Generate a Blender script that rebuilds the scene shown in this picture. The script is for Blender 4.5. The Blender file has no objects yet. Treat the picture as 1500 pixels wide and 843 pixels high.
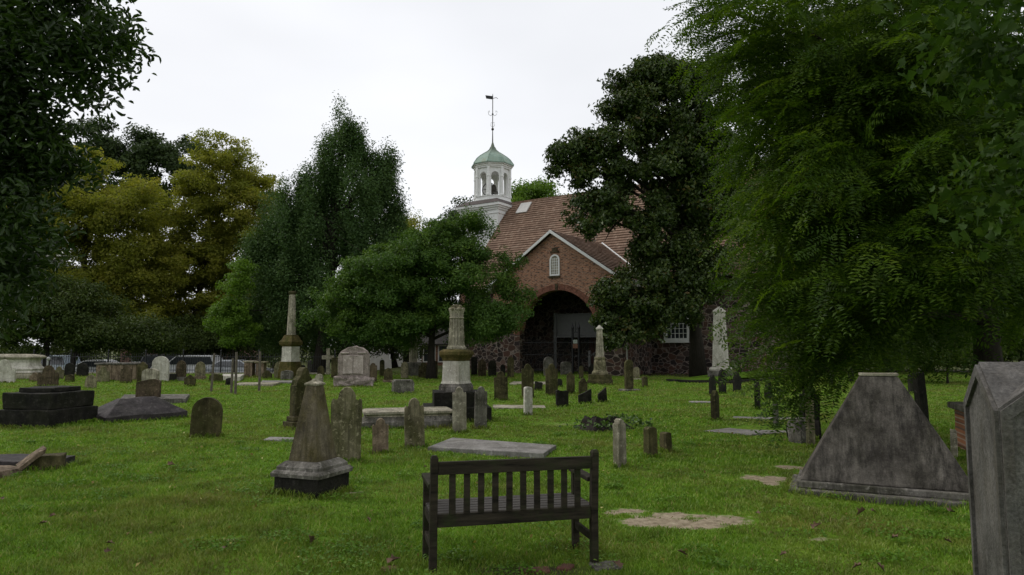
import bpy, bmesh, math, random
import numpy as np
from mathutils import Vector, Matrix

# ------------------------------------------------------------------ camera, sky, sun, exposure
SC = bpy.context.scene
COL = SC.collection
R = math.radians
EYE, F, HY = 1.6, 1000.0, 508.0
PITCH = math.atan((HY - 421.5) / F)
cam_d = bpy.data.cameras.new('camera')
cam_d.sensor_width = 36.0
cam_d.lens = 24.0
cam_d.clip_start = 0.05
cam_d.clip_end = 6000
cam = bpy.data.objects.new('camera', cam_d)
COL.objects.link(cam)
cam.location = (0, 0, EYE)
cam.rotation_euler = (R(90) + PITCH, 0, 0)
SC.camera = cam

SUN_EL, SUN_AZ = R(42), R(-62)          # azimuth measured from +Y towards +X : from the left, a little behind the camera
w = bpy.data.worlds.new('World')
SC.world = w
w.use_nodes = True
nt = w.node_tree
nt.nodes.clear()
sky = nt.nodes.new('ShaderNodeTexSky')
sky.sky_type = 'NISHITA'
sky.sun_disc = False
sky.sun_elevation = SUN_EL
sky.sun_rotation = SUN_AZ
sky.dust_density = 3.0
tc = nt.nodes.new('ShaderNodeTexCoord')
mp = nt.nodes.new('ShaderNodeMapping')
mp.inputs['Scale'].default_value = (1.2, 1.2, 3.0)
nz = nt.nodes.new('ShaderNodeTexNoise')
nz.inputs['Scale'].default_value = 1.3
nz.inputs['Detail'].default_value = 4
nz.inputs['Roughness'].default_value = 0.45
cr = nt.nodes.new('ShaderNodeValToRGB')
cr.color_ramp.elements[0].position = 0.3
cr.color_ramp.elements[0].color = (7.1, 7.22, 7.55, 1)
cr.color_ramp.elements[1].position = 0.7
cr.color_ramp.elements[1].color = (9.0, 9.1, 9.35, 1)
mx = nt.nodes.new('ShaderNodeMix')
mx.data_type = 'RGBA'
mx.inputs['Factor'].default_value = 0.93          # almost closed cloud cover over the clear sky
bg = nt.nodes.new('ShaderNodeBackground')
bg.inputs['Strength'].default_value = 0.1
wo = nt.nodes.new('ShaderNodeOutputWorld')
L = nt.links.new
L(tc.outputs['Generated'], mp.inputs['Vector'])
L(mp.outputs['Vector'], nz.inputs['Vector'])
L(nz.outputs['Fac'], cr.inputs['Fac'])
L(sky.outputs['Color'], mx.inputs['A'])
L(cr.outputs['Color'], mx.inputs['B'])
L(mx.outputs['Result'], bg.inputs['Color'])
L(bg.outputs['Background'], wo.inputs['Surface'])

sun_d = bpy.data.lights.new('sun', 'SUN')
sun_d.energy = 1.1
sun_d.angle = R(28)
sun_d.color = (1.0, 0.96, 0.9)
sun = bpy.data.objects.new('sun', sun_d)
COL.objects.link(sun)
sd = Vector((math.sin(SUN_AZ) * math.cos(SUN_EL), math.cos(SUN_AZ) * math.cos(SUN_EL), math.sin(SUN_EL)))
sun.rotation_euler = sd.to_track_quat('Z', 'Y').to_euler()

SC.view_settings.view_transform = 'Standard'
SC.view_settings.look = 'None'
SC.view_settings.exposure = 0.22
SC.view_settings.gamma = 1.0
SC.view_settings.use_curve_mapping = False
SC.render.engine = 'CYCLES'
cy = SC.cycles
cy.max_bounces = 8
cy.diffuse_bounces = 6
cy.glossy_bounces = 2
cy.transmission_bounces = 4
cy.transparent_max_bounces = 4
cy.use_denoising = True
try:
    cy.denoiser = 'OPENIMAGEDENOISE'
    cy.denoising_input_passes = 'RGB_ALBEDO_NORMAL'
    cy.denoising_prefilter = 'ACCURATE'
except Exception:
    pass

# ------------------------------------------------------------------ projection helpers (photo pixel -> world)
CP, SP = math.cos(PITCH), math.sin(PITCH)
def ray(px, py):
    cx, cyy = (px - 750) / F, (421.5 - py) / F
    return Vector((cx, CP - cyy * SP, SP + cyy * CP))
def W(px, py, Y):
    d = ray(px, py)
    k = Y / d.y
    return Vector((d.x * k, Y, EYE + d.z * k))
def gz(x, y):
    z = 0.022 * np.sin(.9 * x + .3) * np.sin(.7 * y + 1) + 0.012 * np.sin(2.3 * x + 1.1 * y) + 0.01 * np.sin(1.7 * y - 2.1 * x + .5)
    z = z + 0.045 * np.exp(-((x + .55) ** 2 + (y - 4.72) ** 2) / .18)
    fx = np.clip((-9.0 - x) / 3.0, 0, 1)
    fy = np.clip((y - 40.6) / 3.5, 0, 1)
    z = z - 0.75 * fx * fy * fy * (3 - 2 * fy)
    return z
def P(px, py):
    d = ray(px, py)
    z = 0.0
    for _ in range(4):
        k = (z - EYE) / d.z
        z = float(gz(d.x * k, d.y * k))
    return Vector((d.x * k, d.y * k, z))

# ------------------------------------------------------------------ object helpers
def tag(o, label=None, cat=None, group=None, kind=None):
    if label: o['label'] = label
    if cat: o['category'] = cat
    if group: o['group'] = group
    if kind: o['kind'] = kind
    return o
def empty(name, loc=(0, 0, 0), rz=0.0, label=None, cat=None, group=None):
    o = bpy.data.objects.new(name, None)
    COL.objects.link(o)
    o.location = loc
    o.rotation_euler = (0, 0, rz)
    return tag(o, label, cat, group)
def link(name, me, mat, parent=None, loc=None, rz=0.0):
    o = bpy.data.objects.new(name, me)
    COL.objects.link(o)
    if mat is not None and not me.materials:
        for m in (mat if isinstance(mat, (list, tuple)) else [mat]):
            me.materials.append(m)
    if parent is not None: o.parent = parent
    if loc is not None: o.location = loc
    o.rotation_euler = (0, 0, rz)
    return o
def bm_obj(name, bm, mat, parent=None, loc=None, rz=0.0, smooth=False):
    me = bpy.data.meshes.new(name)
    bmesh.ops.recalc_face_normals(bm, faces=bm.faces)
    bm.to_mesh(me)
    bm.free()
    if smooth:
        for p in me.polygons: p.use_smooth = True
    return link(name, me, mat, parent, loc, rz)
def np_mesh(name, verts, faces, tint=None):
    """faces : list of int arrays (n,k)"""
    me = bpy.data.meshes.new(name)
    me.vertices.add(len(verts))
    me.vertices.foreach_set('co', np.ascontiguousarray(verts, dtype=np.float32).ravel())
    loops = np.concatenate([f.ravel() for f in faces]).astype(np.int32)
    tot = np.concatenate([np.full(len(f), f.shape[1], np.int32) for f in faces])
    start = np.concatenate([[0], np.cumsum(tot)[:-1]]).astype(np.int32)
    me.loops.add(len(loops))
    me.loops.foreach_set('vertex_index', loops)
    me.polygons.add(len(tot))
    me.polygons.foreach_set('loop_start', start)
    me.polygons.foreach_set('loop_total', tot)
    if tint is not None:
        a = me.attributes.new('tint', 'FLOAT', 'POINT')
        a.data.foreach_set('value', np.ascontiguousarray(tint, dtype=np.float32))
    me.update(calc_edges=True)
    return me
def box(bm, x0, x1, y0, y1, z0, z1, bev=0.0, mat=None):
    vs = [bm.verts.new((x, y, z)) for z in (z0, z1) for y in (y0, y1) for x in (x0, x1)]
    q = [(0, 2, 3, 1), (4, 5, 7, 6), (0, 1, 5, 4), (2, 6, 7, 3), (0, 4, 6, 2), (1, 3, 7, 5)]
    fs = [bm.faces.new([vs[i] for i in f]) for f in q]
    if mat is not None:
        M_ = Matrix(mat)
        for v in vs: v.co = M_ @ v.co
    if bev > 0:
        es = list({e for f in fs for e in f.edges})
        bmesh.ops.bevel(bm, geom=es, offset=bev, segments=2, profile=0.5, affect='EDGES')
    return fs
def frustum(bm, r0, r1, z0, z1, bev=0.0, cx=0, cy_=0):
    """square frustum with half sizes r0=(x,y) at z0 and r1 at z1"""
    vs = []
    for (rx, ry), z in ((r0, z0), (r1, z1)):
        for sx, sy in ((-1, -1), (1, -1), (1, 1), (-1, 1)):
            vs.append(bm.verts.new((cx + sx * rx, cy_ + sy * ry, z)))
    fs = [bm.faces.new([vs[i] for i in f]) for f in ((3, 2, 1, 0), (4, 5, 6, 7), (0, 1, 5, 4), (1, 2, 6, 5), (2, 3, 7, 6), (3, 0, 4, 7))]
    if bev:
        es = list({e for f in fs for e in f.edges})
        bmesh.ops.bevel(bm, geom=es, offset=bev, segments=2, profile=0.5, affect='EDGES')
def lathe(bm, prof, n=24, cx=0, cy_=0, rot=0.0, cap=True):
    rings = []
    for r, z in prof:
        rings.append([bm.verts.new((cx + r * math.cos(rot + 2 * math.pi * k / n), cy_ + r * math.sin(rot + 2 * math.pi * k / n), z)) for k in range(n)])
    for a, b in zip(rings, rings[1:]):
        for k in range(n):
            bm.faces.new((a[k], a[(k + 1) % n], b[(k + 1) % n], b[k]))
    if cap:
        bm.faces.new(rings[0][::-1])
        bm.faces.new(rings[-1])
def tube(bm, pts, rad, n=8, cap=True):
    pts = [Vector(p) for p in pts]
    rings = []
    up = Vector((0.13, 0.21, 0.97))
    for i, p in enumerate(pts):
        d = (pts[min(i + 1, len(pts) - 1)] - pts[max(i - 1, 0)]).normalized()
        a = d.cross(up)
        if a.length < 1e-3: a = d.cross(Vector((1, 0, 0)))
        a.normalize()
        b = d.cross(a)
        rr = rad[i] if isinstance(rad, (list, tuple)) else rad
        rings.append([bm.verts.new(p + (a * math.cos(2 * math.pi * k / n) + b * math.sin(2 * math.pi * k / n)) * rr) for k in range(n)])
    for a, b in zip(rings, rings[1:]):
        for k in range(n):
            bm.faces.new((a[k], a[(k + 1) % n], b[(k + 1) % n], b[k]))
    if cap:
        bm.faces.new(rings[0][::-1])
        bm.faces.new(rings[-1])
def prism(bm, outline, y0, y1, bev=0.0):
    """outline in (x,z), extruded from y0 (front) to y1"""
    a = [bm.verts.new((x, y0, z)) for x, z in outline]
    b = [bm.verts.new((x, y1, z)) for x, z in outline]
    n = len(a)
    f1 = bm.faces.new(a)
    f2 = bm.faces.new(b[::-1])
    for i in range(n):
        bm.faces.new((a[i], b[i], b[(i + 1) % n], a[(i + 1) % n]))
    if bev > 0:
        bmesh.ops.bevel(bm, geom=list(f1.edges) + list(f2.edges), offset=bev, segments=2, profile=0.5, affect='EDGES')
def roughen(bm, amp, seed, cuts=0, freq=5.0):
    from mathutils import noise
    if cuts:
        bmesh.ops.subdivide_edges(bm, edges=bm.edges, cuts=cuts, use_grid_fill=True)
    for v in bm.verts:
        q = v.co * freq + Vector((seed * 3.7, seed * 1.3, 0))
        v.co += noise.noise_vector(q) * amp

FOOT = []                                     # footprints that keep grass blades out: (cx, cy, hx, hy, rz)
def foot(c, hx, hy, rz): FOOT.append((c[0], c[1], hx, hy, rz))

# ------------------------------------------------------------------ materials
def new_mat(name):
    m = bpy.data.materials.new(name)
    m.use_nodes = True
    t = m.node_tree
    t.nodes.clear()
    out = t.nodes.new('ShaderNodeOutputMaterial')
    return m, t, out
def N(t, kind, **kw):
    n = t.nodes.new(kind)
    for k, v in kw.items():
        if k in n.inputs: n.inputs[k].default_value = v
        else: setattr(n, k, v)
    return n
def ramp(t, src, stops):
    r = t.nodes.new('ShaderNodeValToRGB')
    e = r.color_ramp.elements
    while len(e) < len(stops): e.new(0.5)
    for i, (p, c) in enumerate(stops):
        e[i].position = p
        e[i].color = (*c, 1) if len(c) == 3 else c
    t.links.new(src, r.inputs['Fac'])
    return r.outputs['Color']
def mixc(t, fac, a, b, mode='MIX'):
    m = t.nodes.new('ShaderNodeMix')
    m.data_type = 'RGBA'
    m.blend_type = mode
    for sock, v in (('Factor', fac), ('A', a), ('B', b)):
        if hasattr(v, 'links') or isinstance(v, bpy.types.NodeSocket): t.links.new(v, m.inputs[sock])
        else: m.inputs[sock].default_value = v if sock == 'Factor' else (*v, 1)
    return m.outputs['Result']
def math_n(t, op, a, b=None, clamp=False):
    m = t.nodes.new('ShaderNodeMath')
    m.operation = op
    m.use_clamp = clamp
    for i, v in enumerate((a, b)):
        if v is None: continue
        if isinstance(v, bpy.types.NodeSocket): t.links.new(v, m.inputs[i])
        else: m.inputs[i].default_value = v
    return m.outputs[0]
def g3(v): return (v, v, v)
def coords(t, rand=True):
    tcn = t.nodes.new('ShaderNodeTexCoord')
    if not rand: return tcn.outputs['Object']
    oi = t.nodes.new('ShaderNodeObjectInfo')
    mul = math_n(t, 'MULTIPLY', oi.outputs['Random'], 37.0)
    va = t.nodes.new('ShaderNodeVectorMath')
    va.operation = 'ADD'
    t.links.new(tcn.outputs['Object'], va.inputs[0])
    t.links.new(mul, va.inputs[1])
    return va.outputs[0]
def noise_n(t, vec, scale, detail=6, rough=0.6, stretch=None):
    if stretch:
        mpn = t.nodes.new('ShaderNodeMapping')
        mpn.inputs['Scale'].default_value = stretch
        t.links.new(vec, mpn.inputs['Vector'])
        vec = mpn.outputs['Vector']
    n = N(t, 'ShaderNodeTexNoise', Scale=scale, Detail=detail, Roughness=rough)
    t.links.new(vec, n.inputs['Vector'])
    return n.outputs['Fac']
def finish(t, out, col, rough=0.8, bump=None, bstr=0.4, bdist=0.01, spec=0.25):
    b = N(t, 'ShaderNodeBsdfPrincipled')
    if isinstance(col, bpy.types.NodeSocket): t.links.new(col, b.inputs['Base Color'])
    else: b.inputs['Base Color'].default_value = (*col, 1)
    if isinstance(rough, bpy.types.NodeSocket): t.links.new(rough, b.inputs['Roughness'])
    else: b.inputs['Roughness'].default_value = rough
    b.inputs['Specular IOR Level'].default_value = spec
    if bump is not None:
        bn = N(t, 'ShaderNodeBump', Strength=bstr, Distance=bdist)
        t.links.new(bump, bn.inputs['Height'])
        t.links.new(bn.outputs['Normal'], b.inputs['Normal'])
    t.links.new(b.outputs['BSDF'], out.inputs['Surface'])
    return b
def stone(name, c1, c2, moss, stain=(0.03, 0.03, 0.025), moss_amt=0.5, stain_amt=0.5, rough=0.85, speck=0.25, scale=1.0, blot=.4):
    m, t, out = new_mat(name)
    v = coords(t)
    n1 = noise_n(t, v, 3.4 * scale, 9, 0.7)
    col = ramp(t, n1, [(0.36, c1), (0.64, c2)])
    ns = noise_n(t, v, 1.0 * scale, 7, 0.72, (17, 17, 0.75))
    fs = ramp(t, ns, [(0.36, g3(0)), (0.70, g3(1))])
    nb = noise_n(t, v, 1.4 * scale, 3, .5)
    fs = math_n(t, 'MULTIPLY', fs, ramp(t, nb, [(.3, g3(.35)), (.6, g3(1))]))
    fs = math_n(t, 'MULTIPLY', fs, stain_amt)
    col = mixc(t, fs, col, stain)
    nm = noise_n(t, v, 1.9 * scale, 9, 0.72, (1.3, 1.3, 0.7))
    fm = ramp(t, nm, [(0.44, g3(0)), (0.66, g3(1))])
    fm = math_n(t, 'MULTIPLY', fm, moss_amt)
    col = mixc(t, fm, col, moss)
    nl = noise_n(t, v, 15 * scale, 6, 0.7)
    fl = ramp(t, nl, [(0.56, g3(0)), (0.64, g3(1))])
    col = mixc(t, math_n(t, 'MULTIPLY', fl, blot), col, tuple(min(1, 1.5 * x + .02) for x in c2))
    nf = noise_n(t, v, 70, 4, 0.7)
    sp = ramp(t, nf, [(0.3, g3(1 - speck)), (0.7, g3(1 + speck))])
    col = mixc(t, 1.0, col, sp, 'MULTIPLY')
    bh = math_n(t, 'ADD', math_n(t, 'MULTIPLY', nf, 0.35), nl)
    finish(t, out, col, rough, bh, 0.6, 0.015, 0.1)
    return m
M = {}
M['white'] = stone('white_marble', (.38, .355, .30), (.64, .61, .535), (.12, .12, .05), (.09, .08, .06), .3, .5)
M['pale'] = stone('pale_limestone', (.20, .18, .135), (.52, .475, .37), (.08, .083, .028), (.035, .031, .022), .5, .85)
M['lichen'] = stone('lichened_limestone', (.085, .075, .044), (.33, .295, .185), (.06, .066, .014), (.014, .0125, .009), .6, .9)
M['grey'] = stone('grey_stone', (.07, .064, .055), (.27, .25, .22), (.042, .045, .016), (.014, .013, .011), .45, .85)
M['brown'] = stone('brown_sandstone', (.042, .030, .020), (.165, .125, .08), (.033, .036, .011), (.010, .0088, .007), .5, .85)
M['mossy'] = stone('mossy_brown_stone', (.028, .023, .012), (.13, .112, .054), (.034, .042, .008), (.008, .0075, .005), .65, .85)
M['dark'] = stone('dark_weathered_stone', (.008, .008, .007), (.036, .033, .027), (.016, .019, .007), (.003, .003, .003), .5, .6)
M['granite'] = stone('pinkish_granite', (.31, .255, .23), (.52, .445, .41), (.2, .18, .14), (.10, .08, .07), .3, .35, .8, .35)
M['granite_rough'] = stone('rough_granite', (.19, .155, .135), (.43, .36, .325), (.12, .1, .08), (.04, .033, .03), .4, .6, .9, .4, 2.5)
M['slab'] = stone('ledger_slab_stone', (.14, .13, .118), (.30, .285, .265), (.09, .088, .055), (.055, .052, .048), .4, .4, .75)
M['slate'] = stone('purple_grey_slate', (.026, .023, .023), (.08, .069, .069), (.03, .03, .02), (.011, .010, .010), .4, .5, .7)
M['tomb'] = stone('streaked_grey_concrete', (.052, .045, .039), (.205, .182, .158), (.04, .037, .022), (.014, .013, .012), .4, 1.1, .75, .25, 1.0, .1)
M['near'] = stone('polished_grey_granite', (.066, .062, .057), (.165, .155, .143), (.08, .066, .046), (.03, .029, .027), .5, .7, .6, .4, 1.3, .15)
M['moss_cornice'] = stone('moss_covered_stone', (.045, .038, .012), (.15, .115, .042), (.04, .05, .006), (.012, .010, .006), .7, .75)
M['redbase'] = stone('reddish_brown_stone', (.10, .072, .048), (.34, .26, .185), (.07, .062, .026), (.022, .017, .012), .45, .8)

def plain(name, c, rough=0.6, var=0.25, scale=8, bump=0.15, spec=0.3, metal=0.0):
    m, t, out = new_mat(name)
    v = coords(t)
    n = noise_n(t, v, scale, 6, 0.65)
    col = ramp(t, n, [(0.3, tuple(x * (1 - var) for x in c)), (0.7, tuple(min(1, x * (1 + var)) for x in c))])
    b = finish(t, out, col, rough, n, bump, 0.01, spec)
    b.inputs['Metallic'].default_value = metal
    return m
M['white_paint'] = plain('white_painted_wood', (.74, .74, .72), .5, .07, 4, .05)
M['iron'] = plain('black_iron', (.012, .012, .013), .5, .3, 10, .1, .4)
M['glass'] = plain('dark_window_glass', (.03, .034, .04), .08, .3, 2, 0, .6)
M['carglass'] = plain('car_glass', (.04, .045, .05), .08, .2, 1, 0, .8)
M['rubber'] = plain('tyre_rubber', (.012, .012, .012), .8)
M['pipe'] = plain('galvanised_pipe', (.36, .36, .35), .5, .2, 6, .1)
M['stake'] = plain('weathered_stake_wood', (.105, .09, .068), .9, .4, 12, .3)
M['dirt'] = plain('bare_soil', (.09, .065, .045), .95, .4, 9, .6)
M['bronze'] = plain('dark_bronze', (.05, .045, .035), .45, .3, 6, .1, .5, .6)
M['asphalt'] = plain('asphalt', (.05, .05, .052), .9, .25, 12, .3)
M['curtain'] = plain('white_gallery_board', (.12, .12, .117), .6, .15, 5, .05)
M['leather_leaf'] = plain('dead_leaf', (.13, .08, .05), .8, .5, 14, .3)
M['brickred'] = plain('worn_red_brick', (.11, .05, .034), .9, .4, 14, .5)
M['tilewhite'] = plain('pale_stucco', (.55, .53, .5), .8, .1, 3, .1)

def wood_mat():
    m, t, out = new_mat('weathered_dark_bench_wood')
    v = coords(t)
    n = noise_n(t, v, 3.0, 8, 0.7, (1.0, 9, 9))
    n2 = noise_n(t, v, 6.0, 7, 0.7)
    col = ramp(t, n, [(0.32, (.007, .0062, .0045)), (0.66, (.046, .038, .026))])
    f = ramp(t, n2, [(0.5, g3(0)), (0.68, g3(.75))])
    col = mixc(t, f, col, (.028, .038, .013))
    finish(t, out, col, .8, n, .5, .006, .12)
    return m
def wood_seat():
    m, t, out = new_mat('grey_weathered_seat_wood')
    v = coords(t)
    n = noise_n(t, v, 3.0, 8, 0.7, (1.0, 12, 12))
    col = ramp(t, n, [(0.3, (.025, .022, .018)), (0.7, (.09, .08, .069))])
    finish(t, out, col, .8, n, .5, .006, .3)
    return m
M['bench'] = wood_mat()
M['seat'] = wood_seat()

def sep(t, v):
    s = t.nodes.new('ShaderNodeSeparateXYZ')
    t.links.new(v, s.inputs[0])
    return s.outputs
def comb(t, x, y, z=0.0):
    c = t.nodes.new('ShaderNodeCombineXYZ')
    for i, a in enumerate((x, y, z)):
        if isinstance(a, bpy.types.NodeSocket): t.links.new(a, c.inputs[i])
        else: c.inputs[i].default_value = a
    return c.outputs[0]
def brick_nodes(t, uv, c1, c2, mort, bw=.23, rh=.078, ms=.012):
    b = t.nodes.new('ShaderNodeTexBrick')
    t.links.new(uv, b.inputs['Vector'])
    b.inputs['Scale'].default_value = 1.0
    b.inputs['Brick Width'].default_value = bw
    b.inputs['Row Height'].default_value = rh
    b.inputs['Mortar Size'].default_value = ms
    b.inputs['Mortar Smooth'].default_value = .3
    b.inputs['Color1'].default_value = (*c1, 1)
    b.inputs['Color2'].default_value = (*c2, 1)
    b.inputs['Mortar'].default_value = (*mort, 1)
    return b
def rubble_nodes(t, v, scale=3.0):
    vo = t.nodes.new('ShaderNodeTexVoronoi')
    vo.feature = 'DISTANCE_TO_EDGE'
    vo.inputs['Scale'].default_value = scale
    vo.inputs['Randomness'].default_value = .9
    vc = t.nodes.new('ShaderNodeTexVoronoi')
    vc.inputs['Scale'].default_value = scale
    vc.inputs['Randomness'].default_value = .9
    nn = N(t, 'ShaderNodeTexNoise', Scale=5.0, Detail=3)
    t.links.new(v, nn.inputs['Vector'])
    mpz = t.nodes.new('ShaderNodeMapping')
    mpz.inputs['Scale'].default_value = (.85, .85, 1.3)
    t.links.new(v, mpz.inputs['Vector'])
    md = mixc(t, 0.09, mpz.outputs['Vector'], nn.outputs['Color'], 'ADD')
    t.links.new(md, vo.inputs['Vector'])
    t.links.new(md, vc.inputs['Vector'])
    sx = sep(t, vc.outputs['Color'])
    cell = ramp(t, sx[0], [(0.0, (.02, .017, .016)), (0.35, (.05, .036, .029)), (0.6, (.105, .057, .04)), (0.8, (.035, .03, .03)), (1.0, (.15, .10, .078))])
    grain = noise_n(t, v, 24, 5, .7)
    cell = mixc(t, 1.0, cell, ramp(t, grain, [(.3, g3(.7)), (.7, g3(1.3))]), 'MULTIPLY')
    dn = math_n(t, 'ADD', vo.outputs['Distance'], math_n(t, 'MULTIPLY', math_n(t, 'SUBTRACT', nn.outputs['Fac'], .5), .14))
    edge = ramp(t, dn, [(0.0, g3(1)), (0.075, g3(0))])
    mort = ramp(t, grain, [(.3, (.17, .14, .12)), (.7, (.38, .32, .27))])
    return mixc(t, edge, cell, mort), vo.outputs['Distance']
def church_brick(name, mask=False):
    m, t, out = new_mat(name)
    v = coords(t, False)
    s = sep(t, v)
    uv = comb(t, s[0], s[2])
    b = brick_nodes(t, uv, (.38, .165, .085), (.245, .108, .062), (.36, .285, .22), ms=.013)
    n = noise_n(t, v, 1.1, 6, .65)
    col = mixc(t, 1.0, b.outputs['Color'], ramp(t, n, [(.3, g3(.78)), (.7, g3(1.2))]), 'MULTIPLY')
    # scattered burnt headers
    n2 = noise_n(t, comb(t, math_n(t, 'MULTIPLY', s[0], 4.3), math_n(t, 'MULTIPLY', s[2], 12.8)), 1.0, 2, .5)
    col = mixc(t, ramp(t, n2, [(.54, g3(0)), (.6, g3(.75))]), col, (.05, .036, .034))
    bump = b.outputs['Fac']
    if mask:
        rc, rd = rubble_nodes(t, v)
        jag = math_n(t, 'MULTIPLY', math_n(t, 'SUBTRACT', noise_n(t, v, 2.2, 2, .5), .5), 1.1)
        xa = math_n(t, 'ADD', s[0], jag)
        za = math_n(t, 'ADD', s[2], jag)
        right = math_n(t, 'MULTIPLY', math_n(t, 'GREATER_THAN', xa, 3.05), math_n(t, 'LESS_THAN', za, 4.95))
        left = math_n(t, 'MULTIPLY', math_n(t, 'LESS_THAN', xa, -1.0), math_n(t, 'LESS_THAN', za, 2.5))
        mk = math_n(t, 'MAXIMUM', right, left)
        col = mixc(t, mk, col, rc)
    finish(t, out, col, .9, bump, -.3, .01, .15)
    return m
def rubble_mat(name, scale=3.0):
    m, t, out = new_mat(name)
    v = coords(t, False)
    col, d = rubble_nodes(t, v, scale)
    finish(t, out, col, .9, ramp(t, d, [(0, g3(0)), (.12, g3(1))]), .6, .03, .2)
    return m
def shingle_mat(name, axis):
    m, t, out = new_mat(name)
    v = coords(t, False)
    s = sep(t, v)
    row = math_n(t, 'FLOOR', math_n(t, 'MULTIPLY', s[2], 1 / .2))
    uv = comb(t, math_n(t, 'ADD', s[axis], math_n(t, 'MULTIPLY', row, .37)), math_n(t, 'MULTIPLY', row, 1.0))
    cell = comb(t, math_n(t, 'FLOOR', math_n(t, 'MULTIPLY', math_n(t, 'ADD', s[axis], math_n(t, 'MULTIPLY', row, .37)), 1 / .19)), row)
    wn = t.nodes.new('ShaderNodeTexWhiteNoise')
    wn.noise_dimensions = '2D'
    t.links.new(cell, wn.inputs['Vector'])
    col = ramp(t, wn.outputs['Value'], [(0, (.172, .108, .074)), (.5, (.202, .13, .09)), (.85, (.228, .15, .105)), (1, (.27, .19, .137))])
    fr = math_n(t, 'FRACT', math_n(t, 'MULTIPLY', math_n(t, 'ADD', s[axis], math_n(t, 'MULTIPLY', row, .37)), 1 / .19))
    gap = math_n(t, 'LESS_THAN', fr, .07)
    col = mixc(t, math_n(t, 'MULTIPLY', gap, .7), col, (.06, .035, .025))
    n = noise_n(t, v, .7, 6, .65)
    col = mixc(t, 1.0, col, ramp(t, n, [(.3, g3(.78)), (.7, g3(1.18))]), 'MULTIPLY')
    nl = noise_n(t, v, 2.3, 8, .7)
    col = mixc(t, ramp(t, nl, [(.6, g3(0)), (.75, g3(.35))]), col, (.1, .1, .07))
    finish(t, out, col, .85, wn.outputs['Value'], .3, .02, .2)
    return m
M['brickstone'] = church_brick('church_brick_and_fieldstone', True)
M['brick'] = church_brick('red_brick')
M['rubble'] = rubble_mat('fieldstone_rubble')
M['shingle_x'] = shingle_mat('roof_shingles', 0)
M['shingle_y'] = shingle_mat('porch_shingles', 1)
def copper():
    m, t, out = new_mat('verdigris_copper')
    v = coords(t, False)
    n = noise_n(t, v, 1.5, 8, .7, (1, 1, .5))
    s = sep(t, v)
    col = ramp(t, n, [(.3, (.14, .20, .155)), (.55, (.24, .33, .27)), (.75, (.2, .19, .11))])
    f = ramp(t, math_n(t, 'MULTIPLY', math_n(t, 'SUBTRACT', s[2], 17.2), .75), [(0, g3(0)), (1, g3(.75))])
    col = mixc(t, f, col, (.11, .1, .065))
    finish(t, out, col, .6, n, .15, .01, .3)
    return m
M['copper'] = copper()

def leaf_mat(name, stops, trans=0.3, rough=0.5, spec=0.35, tcol=1.25):
    m, t, out = new_mat(name)
    a = t.nodes.new('ShaderNodeAttribute')
    a.attribute_name = 'tint'
    col = ramp(t, a.outputs['Fac'], stops)
    b = N(t, 'ShaderNodeBsdfPrincipled', Roughness=rough)
    b.inputs['Specular IOR Level'].default_value = spec * .45
    t.links.new(col, b.inputs['Base Color'])
    tr = t.nodes.new('ShaderNodeBsdfTranslucent')
    tcol_ = mixc(t, 1.0, col, (tcol * 1.05, tcol * 1.1, tcol * .5), 'MULTIPLY')
    t.links.new(tcol_, tr.inputs['Color'])
    ms = t.nodes.new('ShaderNodeMixShader')
    ms.inputs[0].default_value = trans
    t.links.new(b.outputs[0], ms.inputs[1])
    t.links.new(tr.outputs[0], ms.inputs[2])
    t.links.new(ms.outputs[0], out.inputs['Surface'])
    return m
def bark(name, c):
    m, t, out = new_mat(name)
    v = coords(t)
    n = noise_n(t, v, 6, 8, .7, (3, 3, .6))
    col = ramp(t, n, [(.3, tuple(x * .5 for x in c)), (.7, tuple(x * 1.4 for x in c))])
    finish(t, out, col, .95, n, .8, .03, .15)
    return m
M['bark'] = bark('dark_bark', (.032, .027, .022))
M['barkpale'] = bark('grey_bark', (.12, .11, .095))

def ground_mat():
    m, t, out = new_mat('lawn_ground')
    v = coords(t, False)
    n1 = noise_n(t, v, .55, 7, .6)
    n2 = noise_n(t, v, 7, 6, .7)
    col = ramp(t, n1, [(.3, (.07, .15, .009)), (.55, (.09, .175, .011)), (.75, (.13, .17, .022))])
    col = mixc(t, 1.0, col, ramp(t, n2, [(.3, g3(.65)), (.7, g3(1.35))]), 'MULTIPLY')
    at = t.nodes.new('ShaderNodeAttribute')
    at.attribute_name = 'soil'
    n3 = noise_n(t, v, 13, 8, .75)
    soil = ramp(t, n3, [(.3, (.11, .085, .052)), (.5, (.27, .22, .15)), (.7, (.41, .35, .25))])
    sf = math_n(t, 'ADD', at.outputs['Fac'], math_n(t, 'MULTIPLY', math_n(t, 'SUBTRACT', noise_n(t, v, 7, 9, .78), .5), 2.0))
    col = mixc(t, ramp(t, sf, [(.34, g3(0)), (.62, g3(1))]), col, soil)
    ad = t.nodes.new('ShaderNodeAttribute')
    ad.attribute_name = 'duff'
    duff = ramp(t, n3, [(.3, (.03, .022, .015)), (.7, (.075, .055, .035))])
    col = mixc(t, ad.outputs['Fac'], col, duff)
    ar = t.nodes.new('ShaderNodeAttribute')
    ar.attribute_name = 'road'
    col = mixc(t, ar.outputs['Fac'], col, ramp(t, n3, [(.3, (.04, .04, .041)), (.7, (.062, .062, .063))]))
    finish(t, out, col, .95, n2, .8, .03, .1)
    return m
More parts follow.
